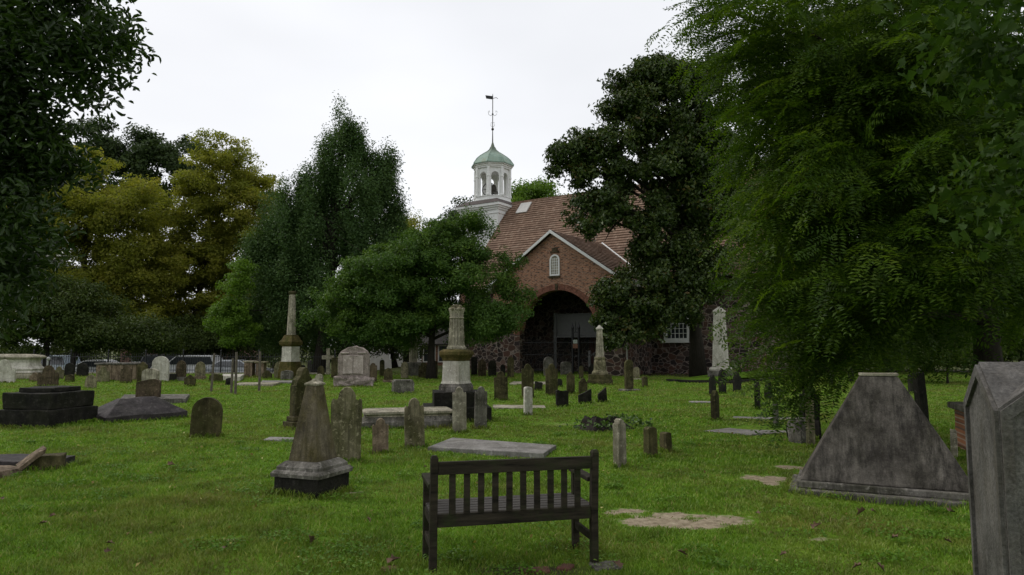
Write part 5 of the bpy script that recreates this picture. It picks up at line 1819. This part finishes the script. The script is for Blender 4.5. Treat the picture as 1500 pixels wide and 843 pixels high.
# yellowing trees
b = px_blobs([(335, 245, 55, 42), (300, 270, 45, 45), (365, 280, 40, 50), (320, 320, 80, 50), (290, 370, 60, 50), (350, 370, 60, 60), (300, 430, 75, 45), (360, 440, 50, 40), (255, 320, 40, 45), (250, 390, 40, 45), (245, 450, 40, 35), (310, 475, 60, 28), (380, 330, 34, 60), (385, 420, 30, 60)], 60, 3.2)
tree('yellowing_tree', 'yellow-green autumn tree just left of the conical evergreen', b, G(276, 60), W(315, 270, 60), .34, LM['olive'], 2900, 50, .21, .6, .36, .65, 14, up=.7, outw=.5, lo=.2, n_sub=3, k2=11, r2=2.9, jit=.4)
b = px_blobs([(150, 275, 60, 45), (110, 255, 50, 50), (190, 310, 55, 45), (150, 350, 80, 50), (90, 330, 60, 60), (200, 390, 55, 45), (130, 420, 80, 45), (60, 400, 60, 60), (190, 450, 50, 30), (40, 290, 60, 60), (0, 360, 60, 70)], 54, 3.4)
tree('yellowing_tree', 'yellow-brown autumn tree farther left behind the dark hickory leaves', b, G(112, 54), W(130, 290, 54), .34, LM['olive'], 3400, 50, .20, .6, .36, .65, 15, up=.7, outw=.5, lo=.2, n_sub=3, k2=11, r2=2.9, jit=.4)
# dark tree behind the gap
b = px_blobs([(235, 225, 52, 30), (205, 240, 34, 34), (270, 230, 34, 28), (235, 265, 50, 32), (222, 300, 36, 34), (150, 200, 24, 24), (150, 250, 50, 50)], 76, 3)
tree('distant_oak', 'dark green oak crown showing between the two yellowing trees', b, G(225, 76), W(230, 250, 76), .4, LM['grove'], 900, 46, .32, .6, .5, .7, 16, lo=.3, n_sub=3)
# small bright tree
b = px_blobs([(352, 405, 12, 22), (345, 435, 22, 28), (338, 465, 30, 28), (330, 490, 28, 18), (360, 485, 24, 20)], 41.5, .9)
tree('young_tree', 'slim bright green young tree behind the fence', b, G(343, 41.6), W(346, 430, 41.5), .07, LM['bright'], 360, 40, .13, .6, .2, .7, 17, lo=.3)
# trees above the church roof
b = px_blobs([(788, 282, 34, 18), (775, 300, 40, 25), (812, 296, 26, 18)], 80, 2.6)
tree('far_tree', 'light green tree top showing above the church roof ridge', b, G(790, 80), W(788, 300, 80), .4, LM['bright'], 300, 46, .3, .6, .55, .7, 18)
b = px_blobs([(688, 298, 16, 12), (692, 320, 30, 24)], 74, 2)
tree('far_tree', 'small green tree top left of the cupola', b, G(690, 74), W(690, 320, 74), .3, LM['grove'], 160, 46, .28, .6, .5, .7, 19)
b = px_blobs([(592, 318, 18, 20), (590, 350, 34, 34), (620, 370, 40, 40), (600, 420, 60, 40)], 62, 2.2)
tree('far_tree', 'pale yellow-green tree peeking between conical evergreen and round tree', b, G(596, 62), W(594, 330, 62), .25, LM['olive'], 420, 44, .2, .6, .45, .7, 20)
# shady trees along the left border
b = px_blobs([(40, 410, 60, 60), (90, 440, 50, 45), (20, 460, 60, 45), (80, 485, 50, 26), (130, 480, 30, 22)], 43.5, 2.4)
tree('shade_tree', 'dark leafy tree with thin black trunk before the pale blue car', b, G(70, 43.4), W(70, 430, 43.5), .22, LM['shade'], 900, 44, .16, .55, .35, .7, 21, lo=.3)
b = px_blobs([(140, 475, 46, 30), (190, 490, 50, 22), (230, 495, 40, 18), (170, 500, 60, 18), (110, 460, 40, 36)], 43.9, 2.2)
tree('shade_tree', 'dark leafy tree with black trunk between the two left cars', b, G(107, 43.6), W(115, 440, 43.6), .22, LM['shade'], 900, 44, .16, .55, .35, .7, 22, lo=.3)
b = px_blobs([(255, 490, 55, 20), (310, 497, 55, 18), (370, 495, 50, 22), (225, 504, 40, 14)], 56, 2.0)
tree('shade_tree', 'dark low tree behind the white round headstone', b, G(240, 56), W(270, 470, 56), .2, LM['shade'], 700, 44, .2, .55, .4, .7, 23, lo=.3)
for k, (px, Yt, lb) in enumerate(((425, 52, 'dark tree behind the tapered column'), (560, 54, 'dark tree behind the granite monument'))):
    b = px_blobs([(px, 470, 60, 40), (px - 30, 490, 40, 26), (px + 35, 490, 40, 26), (px, 430, 50, 40)], Yt, 2.0)
    tree('shade_tree', lb, b, G(px + (20 if k else -10), Yt), W(px, 450, Yt), .2, LM['shade'], 600, 42, .2, .55, .4, .7, 24 + k, lo=.3)
# trees on the right, in the gloom
for k, (px, Yt, ptop, lb) in enumerate(((1120, 52, 250, 'dark tree behind the white obelisk'), (1240, 47, 230, 'dark tree behind the hanging compound leaves'),
                                   (1340, 44, 240, 'dark tree behind the trapezoid tomb'), (1470, 40, 220, 'dark tree beyond the foreground granite marker'))):
    b = px_blobs([(px, 470, 75, 50), (px - 45, 480, 50, 42), (px + 45, 480, 50, 42), (px, 400, 80, 60), (px, ptop + 60, 70, 70), (px - 20, 510, 70, 24), (px + 30, 515, 60, 22)], Yt, 2.6)
    tree('shade_tree', lb, b, G(px - 10 + 14 * k, Yt), W(px, 400, Yt), .3, LM['shade'], 1000, 44, .22, .55, .45, .7, 30 + k, lo=.3)
b = px_blobs([(1380, 505, 46, 26), (1330, 515, 46, 22), (1430, 510, 46, 24)], 30, 1.2)
tree('bush', 'dark low bush between trapezoid tomb and foreground granite marker', b, G(1385, 30), W(1385, 515, 30), .05, LM['shade'], 420, 44, .12, .55, .28, .7, 36, lo=.3)
b = px_blobs([(1195, 520, 50, 22), (1260, 522, 44, 20), (1140, 525, 40, 18)], 39, 1.2)
tree('bush', 'dark low bush behind the hanging compound leaves', b, G(1210, 39), W(1210, 520, 39), .05, LM['shade'], 420, 44, .14, .55, .3, .7, 37, lo=.3)

rngh = np.random.default_rng(71)
hg = [(np.array([x_, 60 + rngh.normal() * .3, .4]), np.array([1.6, 1.0, 1.5 + .3 * rngh.random()])) for x_ in np.arange(-62, -22, 1.7)]
tree('hedge', 'dark street hedge behind the parked cars at left', hg, Vector((-42, 60, -.75)), Vector((-42, 60, 0)), .05, LM['shade'], 1600, 30, .22, .55, .35, .8, 72, lo=.3, trunk=False, cat='hedge')
# near left hickory: big leaves, trunk outside the picture
b = px_blobs([(30, 30, 70, 50, 0), (100, 30, 46, 40, .2), (125, 70, 36, 24, 0), (150, 20, 26, 24, -.2), (160, 60, 24, 18, -.2), (85, 95, 40, 26, 0), (10, 110, 55, 55, .2), (30, 185, 50, 48, .3), (65, 215, 32, 22, 0), (105, 232, 24, 14, -.1), (0, 260, 46, 55, .3),
               (30, 330, 36, 40, .2), (62, 340, 20, 20, 0), (-5, 400, 36, 45, .4), (20, 450, 22, 24, .3), (-70, 100, 80, 120, .5), (-80, 300, 70, 120, .5), (-20, -60, 150, 60, .2), (100, -60, 90, 45, .2)], 7.6, .7)
tree('hickory_tree', 'near dark-leaved tree reaching in from the left edge of the picture', b, Vector((-8.4, 8.8, 0)), Vector((-7.6, 8.4, 6.8)), .3, LM['hick'], 1700, 17, .105, .40, .15, .9, 41, shape='leaf', up=.25, outw=.5, rnd=.9, lo=.15, n_sub=0, k2=9, r2=1.9, cz=.8, jit=.15, limb_from=-4)

# near right tree with compound leaves
def frond_tree():
    rng = np.random.default_rng(51)
    base = Vector((8.9, 12.6, 0)); base.z = float(gz(8.9, 12.6))
    base = Vector((W(1452, 540, 12.6).x, 12.6, 0))
    root = empty('compound_leaved_tree', base, 0, 'big tree with feathery compound leaves drooping over the right side', 'tree')
    spec = [(1035, 5, 30, 22, 10.5, .8), (1060, 15, 34, 30, 11, .9), (1085, 75, 34, 40, 11, .9), (1105, 40, 50, 46, 10.0, 1.2), (1190, 50, 90, 70, 9.5, 1.4), (1120, 120, 26, 36, 10.5, .9), (1150, 170, 50, 60, 10, 1.1), (1125, 235, 32, 42, 10.2, 1.0), (1130, 310, 34, 48, 9.6, 1.0), (1175, 280, 50, 70, 9.5, 1.1),
            (1142, 385, 26, 34, 9.8, .8), (1166, 446, 28, 36, 9.6, .8), (1170, 485, 22, 26, 10.2, .7), (1175, 420, 50, 56, 9.2, 1.0), (1182, 495, 26, 26, 9.5, .6), (1180, 530, 26, 34, 9.4, .5), (1172, 570, 18, 18, 9.4, .4), (1225, 470, 50, 44, 9.2, .9),
            (1260, 120, 110, 80, 9.3, 1.4), (1255, 250, 90, 80, 9, 1.3), (1250, 370, 80, 70, 8.8, 1.2), (1350, 60, 100, 80, 9, 1.4), (1350, 200, 90, 80, 9, 1.3), (1340, 330, 90, 70, 8.8, 1.3), (1320, 420, 80, 44, 8.8, 1.1), (1280, 475, 50, 24, 9.3, .8),
            (1400, 390, 70, 44, 8.6, 1.0), (1450, 300, 70, 60, 9.5, 1.1), (1450, 150, 80, 90, 10, 1.3), (1490, 410, 50, 40, 9.5, .8), (1270, -60, 200, 60, 10, 1.8), (1430, -40, 150, 70, 10, 1.6), (1560, 200, 90, 200, 10.5, 1.4),
            (1320, 200, 180, 120, 13, 1.8), (1280, 370, 130, 80, 12.5, 1.4), (1420, 250, 150, 160, 14.5, 1.8), (1190, 330, 60, 120, 12.5, 1.2)]
    spec += [(1125, 240, 34, 60, 11.5, .9), (1140, 335, 30, 60, 11.5, .9), (1166, 435, 28, 46, 11.3, .8), (1130, 160, 34, 50, 11.5, .9), (1190, 450, 50, 46, 11, .9), (1200, 60, 110, 90, 13.5, 1.8), (1330, 80, 160, 100, 14.5, 2.0), (1140, 110, 50, 70, 12.5, 1.2), (1250, 180, 120, 120, 15, 2.0), (1450, 420, 110, 60, 13.5, 1.6), (1300, 470, 120, 40, 12.5, 1.2)]
    blobs = []
    for px, py, rx, ry, Y, dp in spec:
        c = np.array(W(px, py, Y)); k = Y / F
        blobs.append((c - np.array(base), np.array([rx * k, dp, ry * k])))
    ns, kf = 3300, 11
    sc_, sd0, C = blob_clumps(blobs, ns, rng, .1)
    outv = sc_.copy(); outv[:, 2] = 0
    outv = unit(outv)
    tw = unit(outv * .8 + sd0 * np.array([.5, .5, .15]) + rng.normal(size=(ns, 3)) * np.array([.5, .5, .3]) + np.array([0, 0, -.2]))   # twig direction
    tn = unit(np.array([0, -.15, 1.0]) + rng.normal(size=(ns, 3)) * .42)
    tn = unit(tn - tw * (tw * tn).sum(-1, keepdims=True))
    ts = np.cross(tn, tw)
    Lt = .6 + .5 * rng.random(ns)
    n = ns * kf
    si = np.repeat(np.arange(ns), kf)
    fi = np.tile(np.arange(kf), ns)
    tt_ = (fi / (kf - 1) - .35) + rng.normal(size=n) * .03
    sgn = np.where(fi % 2 == 0, 1.0, -1.0); sgn[fi == kf - 1] = 0
    cl = sc_[si] + tw[si] * (tt_ * Lt[si])[:, None] + np.array([0, 0, -.18]) * (np.clip(tt_ + .35, 0, 2) ** 2 * Lt[si])[:, None]
    ax = unit(tw[si] * .75 + ts[si] * (sgn * .8)[:, None] + rng.normal(size=(n, 3)) * .16 + np.array([0, 0, -.30]))
    nr = unit(tn[si] + rng.normal(size=(n, 3)) * .22)
    nr = unit(nr - ax * (ax * nr).sum(-1, keepdims=True))
    sd_ = np.cross(nr, ax)
    Lf = .24 + .26 * rng.random(n)
    tl = np.linspace(.10, 1.0, 9)
    P0, AX, NR, TN = [], [], [], []
    tint0 = np.clip(rng.random(ns)[si] * .6 + rng.random(n) * .4, 0, 1)
    for s in (-1, 1):
        for t_ in tl[:-1]:
            droop = nr * (-.26 * t_ * t_) * Lf[:, None]
            a = unit(sd_ * s + ax * .32 + nr * (-.22) + rng.normal(size=(n, 3)) * .1)
            P0.append(cl + ax * (t_ * Lf)[:, None] + droop + a * .045)
            AX.append(a); NR.append(unit(nr + rng.normal(size=(n, 3)) * .2)); TN.append(tint0)
    P0.append(cl + ax * Lf[:, None] + nr * (-.26) * Lf[:, None]); AX.append(ax); NR.append(nr); TN.append(tint0)
    pos = np.concatenate(P0); axv = np.concatenate(AX); nrv = np.concatenate(NR)
    tint = np.clip(np.concatenate(TN) * .7 + rng.random(len(pos)) * .3, 0, 1)
    keep = pos[:, 2] > .3
    me = leaves_mesh('crown', pos[keep], nrv[keep], .076, .32, tint[keep], rng, 'rhomb', axis=axv[keep], fold=.12)
    link('crown', me, LM['locust'], root)
    bm = bmesh.new()
    limbs(bm, (0, 0, 0), Vector((-.5, -.3, 8.5)), .25, blobs[1::3], rng, 1, .06, sub_r=.28)
    bm_obj('trunk', bm, M['bark'], root, smooth=True)
frond_tree()
# nearer broad-leaved tree at the right edge
b = px_blobs([(1440, 60, 60, 55, 0), (1400, 90, 36, 30, .2), (1480, 110, 50, 60, 0), (1380, 50, 30, 24, .3), (1480, 260, 34, 34, 0), (1465, 320, 34, 26, .1), (1500, 200, 40, 60, .2), (1540, 120, 80, 140, .2), (1450, -30, 100, 50, .2)], 4.3, .35)
b += [(np.array([5.6, 4.6, 5.6]), np.array([2.2, 1.8, 1.0])), (np.array([4.4, 2.0, 5.8]), np.array([2.6, 2.0, 1.0])), (np.array([3.6, -.8, 5.4]), np.array([2.6, 2.2, 1.1])), (np.array([7.5, 2.5, 5.0]), np.array([2.0, 2.5, 1.5])), (np.array([6.4, -1.5, 4.6]), np.array([2.2, 2.5, 1.5]))]  # crown extended overhead, out of view, to shade the foreground
tree('broad_leaved_tree', 'pale-barked tree with large lobed leaves at the right edge of the picture', b, Vector((W(1502, 500, 6.3).x, 6.3, 0)), W(1530, -150, 6.0), .13, LM['broad'], 620, 6, .088, .80, .14, .8, 61, shape='maple', up=.3, outw=.3, rnd=.7, barkm='barkpale', lo=.2, n_sub=2, k2=8, r2=1.6, jit=.2, wpow=.4, limb_from=9)

# ivy on the stump
rng = np.random.default_rng(8)
n = 260
a = rng.random(n) * 2 * math.pi; rr = np.sqrt(rng.random(n)) * .62
pos = np.stack([rr * np.cos(a) * 1.5 + .12, rr * np.sin(a), .03 + .2 * np.clip(1 - rr / .6, 0, 1) + rng.random(n) * .07 + .1 * (rr * np.cos(a) > .2) * rng.random(n)], -1)
keep = (np.cos(a * 1.0 + .5) > -.45) | (rng.random(n) < .25)
me = leaves_mesh('ivy', pos[keep], (rng.normal(size=(n, 3)) * .5 + np.array([0, -.3, .8]))[keep], .075, .8, rng.random(keep.sum()), rng, 'leaf')
link('ivy', me, LM['ivy'], sp_)

# far woods closing the horizon
def woods():
    rng = np.random.default_rng(77)
    pts = []
    for px0, px1, Y, top, cnt in ((-260, 560, 100, 360, 80), (640, 700, 100, 440, 6), (1000, 1800, 80, 330, 70)):
        for k in range(cnt):
            px = rng.uniform(px0, px1); y = Y + rng.uniform(0, 14)
            h = W(px, top + rng.uniform(0, 80), y).z
            pts.append((np.array([W(px, 500, y).x, y, h * .45 - .5]), np.array([rng.uniform(3, 4.5), rng.uniform(2.5, 4), h * .55])))
    cl, d, C = blob_clumps(pts, 4200, rng, .5)
    idx = np.repeat(np.arange(len(cl)), 14)
    pos = cl[idx] + rng.normal(size=(len(idx), 3)) * .8
    nrm = d[idx] + np.array([0, 0, .5]) + rng.normal(size=pos.shape) * .8
    keep = pos[:, 2] > -.7
    me = leaves_mesh('far_woods', pos[keep], nrm[keep], .6, .6, np.clip(rng.random(len(cl))[idx] * .6 + rng.random(len(idx)) * .4, 0, 1)[keep], rng)
    o = link('far_woods', me, LM['shade'])
    tag(o, 'dark far-off woods closing the view behind the churchyard', 'woods', kind='stuff')
woods()

# ------------------------------------------------------------------ grass
def grass():
    rng = np.random.default_rng(5)
    n = 1080000
    Y0, Y1, p = 2.0, 43.5, 1.2
    u = rng.random(n)
    a, b = Y0 ** (1 - p), Y1 ** (1 - p)
    y = (a + u * (b - a)) ** (1 / (1 - p))
    x = (rng.random(n) * 2 - 1) * (.88 * y + 2.6)
    keep = np.ones(n, bool)
    sl = soil_f(x, y) + .16 * np.sin(x * 11 + 2 * np.sin(y * 7)) * np.sin(y * 13 + 2 * np.sin(x * 8)) + .12 * np.sin(x * 27 + 3 * np.sin(y * 19)) * np.sin(y * 31 + x * 9) + rng.normal(size=n) * .09
    keep &= sl < .36
    keep &= rng.random(n) > duff_f(x, y) * .93
    for cx, cyy, hx, hy, rz in FOOT:
        c, s = math.cos(rz), math.sin(rz)
        dx, dy = x - cx, y - cyy
        lx, ly = dx * c + dy * s, -dx * s + dy * c
        keep &= ~((np.abs(lx) < hx) & (np.abs(ly) < hy))
    for poly in POLY:
        inside = np.zeros(n, bool)
        m_ = len(poly)
        for i in range(m_):
            x0, y0 = poly[i]; x1, y1 = poly[(i + 1) % m_]
            if y0 == y1: continue
            cond = ((y0 > y) != (y1 > y)) & (x < (x1 - x0) * (y - y0) / (y1 - y0) + x0)
            inside ^= cond
        keep &= ~inside
    x, y = x[keep], y[keep]
    # uncut fringe round the feet of stones
    ex, ey = [], []
    for cx, cyy, hx, hy, rz in FOOT:
        dens = max(10, min(260, 2600 / max(cyy, 2) ** 1.1))
        m_ = int(4 * (hx + hy) * dens)
        t_ = rng.random(m_) * 2 * (hx + hy)
        side = rng.random(m_) < .5
        o_ = np.abs(rng.normal(size=m_)) * .03 + .004
        lx = np.where(t_ < 2 * hx, t_ - hx, np.where(side, 1, -1) * (hx + o_))
        ly = np.where(t_ < 2 * hx, np.where(side, 1, -1) * (hy + o_), t_ - 2 * hx - hy)
        c, s_ = math.cos(rz), math.sin(rz)
        ex.append(cx + lx * c - ly * s_); ey.append(cyy + lx * s_ + ly * c)
    ne = sum(len(e) for e in ex)
    x = np.concatenate([x] + ex); y = np.concatenate([y] + ey)
    n = len(x)
    tall = np.zeros(n); tall[n - ne:] = 1
    # tufts
    f1 = np.sin(x * 5.1 + 2 * np.sin(y * 3.3)) * np.sin(y * 5.7 + 1.7 * np.sin(x * 2.9))
    f2 = np.sin(x * 1.3 + 1.1 * np.sin(y * .9)) * np.sin(y * 1.1 + .8 * np.sin(x * 1.7))
    h = (.022 + .022 * rng.random(n) + .009 * f1 + .010 * f2) * np.where(rng.random(n) < .04, 1.6, 1)
    h *= 1 - .5 * np.clip(soil_f(x, y) * 2.2, 0, 1)
    h = np.where(tall > 0, .045 + .055 * rng.random(n), h)
    wd = .0029 * np.maximum(1, y / 4.2) * (.7 + .6 * rng.random(n))
    h = np.maximum(h, .018) * (1 + .2 * np.clip((y - 12) / 20, 0, 1))
    z = gz(x, y) - .004
    az_ = rng.random(n) * 2 * math.pi
    lean = .25 + .75 * rng.random(n)
    la = rng.random(n) * 2 * math.pi + f2
    ca, sa = np.cos(az_), np.sin(az_)
    tipx, tipy = x + np.cos(la) * h * lean, y + np.sin(la) * h * lean
    mx_, my_ = x + np.cos(la) * h * lean * .35, y + np.sin(la) * h * lean * .35
    V = np.empty((n, 5, 3), np.float32)
    V[:, 0] = np.stack([x - ca * wd, y - sa * wd, z], -1)
    V[:, 1] = np.stack([x + ca * wd, y + sa * wd, z], -1)
    V[:, 2] = np.stack([mx_ + ca * wd * .8, my_ + sa * wd * .8, z + h * .62], -1)
    V[:, 3] = np.stack([mx_ - ca * wd * .8, my_ - sa * wd * .8, z + h * .62], -1)
    V[:, 4] = np.stack([tipx, tipy, z + h], -1)
    base = (np.arange(n) * 5)[:, None]
    me = np_mesh('grass', V.reshape(-1, 3), [base + np.array([[0, 1, 2, 3]]), base + np.array([[3, 2, 4]])], np.repeat(np.clip(rng.random(n) ** 1.15, 0, 1), 5))
    o = link('grass', me, grass_mat())
    tag(o, 'short mown grass covering the churchyard lawn', 'grass', kind='stuff')
grass()

def weeds():
    rng = np.random.default_rng(91)
    P_, N_, T_ = [], [], []
    for k in range(150):
        y = 4.0 + 9 * rng.random() ** 1.3
        x = (rng.random() * 2 - 1) * .8 * y
        if soil_f(np.array([x]), np.array([y]))[0] > .5: continue
        m_ = rng.integers(25, 110)
        r_ = rng.uniform(.06, .22)
        a = rng.random(m_) * 6.28; q = np.sqrt(rng.random(m_)) * r_
        px_, py_ = x + np.cos(a) * q * 1.4, y + np.sin(a) * q
        P_.append(np.stack([px_, py_, gz(px_, py_) + .028 + .03 * rng.random(m_)], -1))
        N_.append(rng.normal(size=(m_, 3)) * .4 + np.array([0, 0, 1]))
        T_.append(np.clip(rng.random(m_) * .6 + rng.random() * .4, 0, 1))
    pos = np.concatenate(P_)
    ok = np.ones(len(pos), bool)
    for cx, cyy, hx, hy, rz in FOOT:
        c, s_ = math.cos(rz), math.sin(rz)
        dx, dy = pos[:, 0] - cx, pos[:, 1] - cyy
        ok &= ~((np.abs(dx * c + dy * s_) < hx + .03) & (np.abs(-dx * s_ + dy * c) < hy + .03))
    m_ = leaf_mat('clover_leaves', [(0, (.06, .13, .012)), (.6, (.10, .20, .02)), (1, (.16, .26, .04))], .3)
    me = leaves_mesh('clover', pos[ok], np.concatenate(N_)[ok], .026, .8, np.concatenate(T_)[ok], rng, 'leaf', fold=.1)
    o = link('clover', me, m_)
    tag(o, 'low clover and broad-leaved weeds spreading in patches through the lawn', 'clover', kind='stuff')
weeds()

# ------------------------------------------------------------------ fallen leaves
def fallen():
    rng = np.random.default_rng(21)
    spots = [(1262, 758), (1394, 757), (455, 800), (700, 760), (540, 770), (1110, 760), (1390, 803), (1148, 822), (1310, 797), (1280, 757), (1256, 840), (1291, 842), (848, 797), (623, 690), (330, 812), (76, 764), (62, 775), (158, 818), (160, 805), (2, 738), (575, 832), (250, 686), (735, 692), (1195, 780), (905, 838), (1000, 820)]
    me0 = None
    for i, (px, py) in enumerate(spots):
        p = P(px, min(py, 842))
        if me0 is None or i % 4 == 0:
            me0 = leaves_mesh('fallen_leaf', np.zeros((1, 3)), np.array([[.2 * rng.normal(), .35 * rng.normal(), 1.0]]), .085, .75, np.array([.5]), rng, 'maple', fold=.35)
            me0.materials.append(M['leather_leaf'])
        o = bpy.data.objects.new('fallen_leaf', me0)
        COL.objects.link(o)
        o.location = p + Vector((0, 0, .055)); o.rotation_euler = (rng.normal() * .2, rng.normal() * .2, rng.random() * 6.28)
        tag(o, 'curled brown fallen leaf lying on the foreground grass', 'leaf', 'brown leaves fallen on the foreground grass')
    n = 1500
    y = 10 + 24 * rng.random(n) ** .8
    px = rng.uniform(900, 1330, n)
    x = (px - 750) / F * y
    pos = np.stack([x, y, gz(x, y) + .045 + .01 * rng.random(n)], -1)
    n2 = 260
    y2 = 4.2 + 12 * rng.random(n2); x2 = (rng.random(n2) * 2 - 1) * .75 * y2
    pos = np.concatenate([pos, np.stack([x2, y2, gz(x2, y2) + .045], -1)])
    m_ = leaf_mat('yellow_litter', [(0, (.14, .085, .03)), (.5, (.28, .24, .06)), (1, (.42, .40, .14))], .2)
    me = leaves_mesh('leaf_litter', pos, rng.normal(size=pos.shape) * .5 + np.array([0, 0, 1]), .042, .6, rng.random(len(pos)), rng, 'rhomb')
    o = link('leaf_litter', me, m_)
    tag(o, 'tiny yellow leaves scattered over the lawn', 'leaf litter', kind='stuff')
fallen()
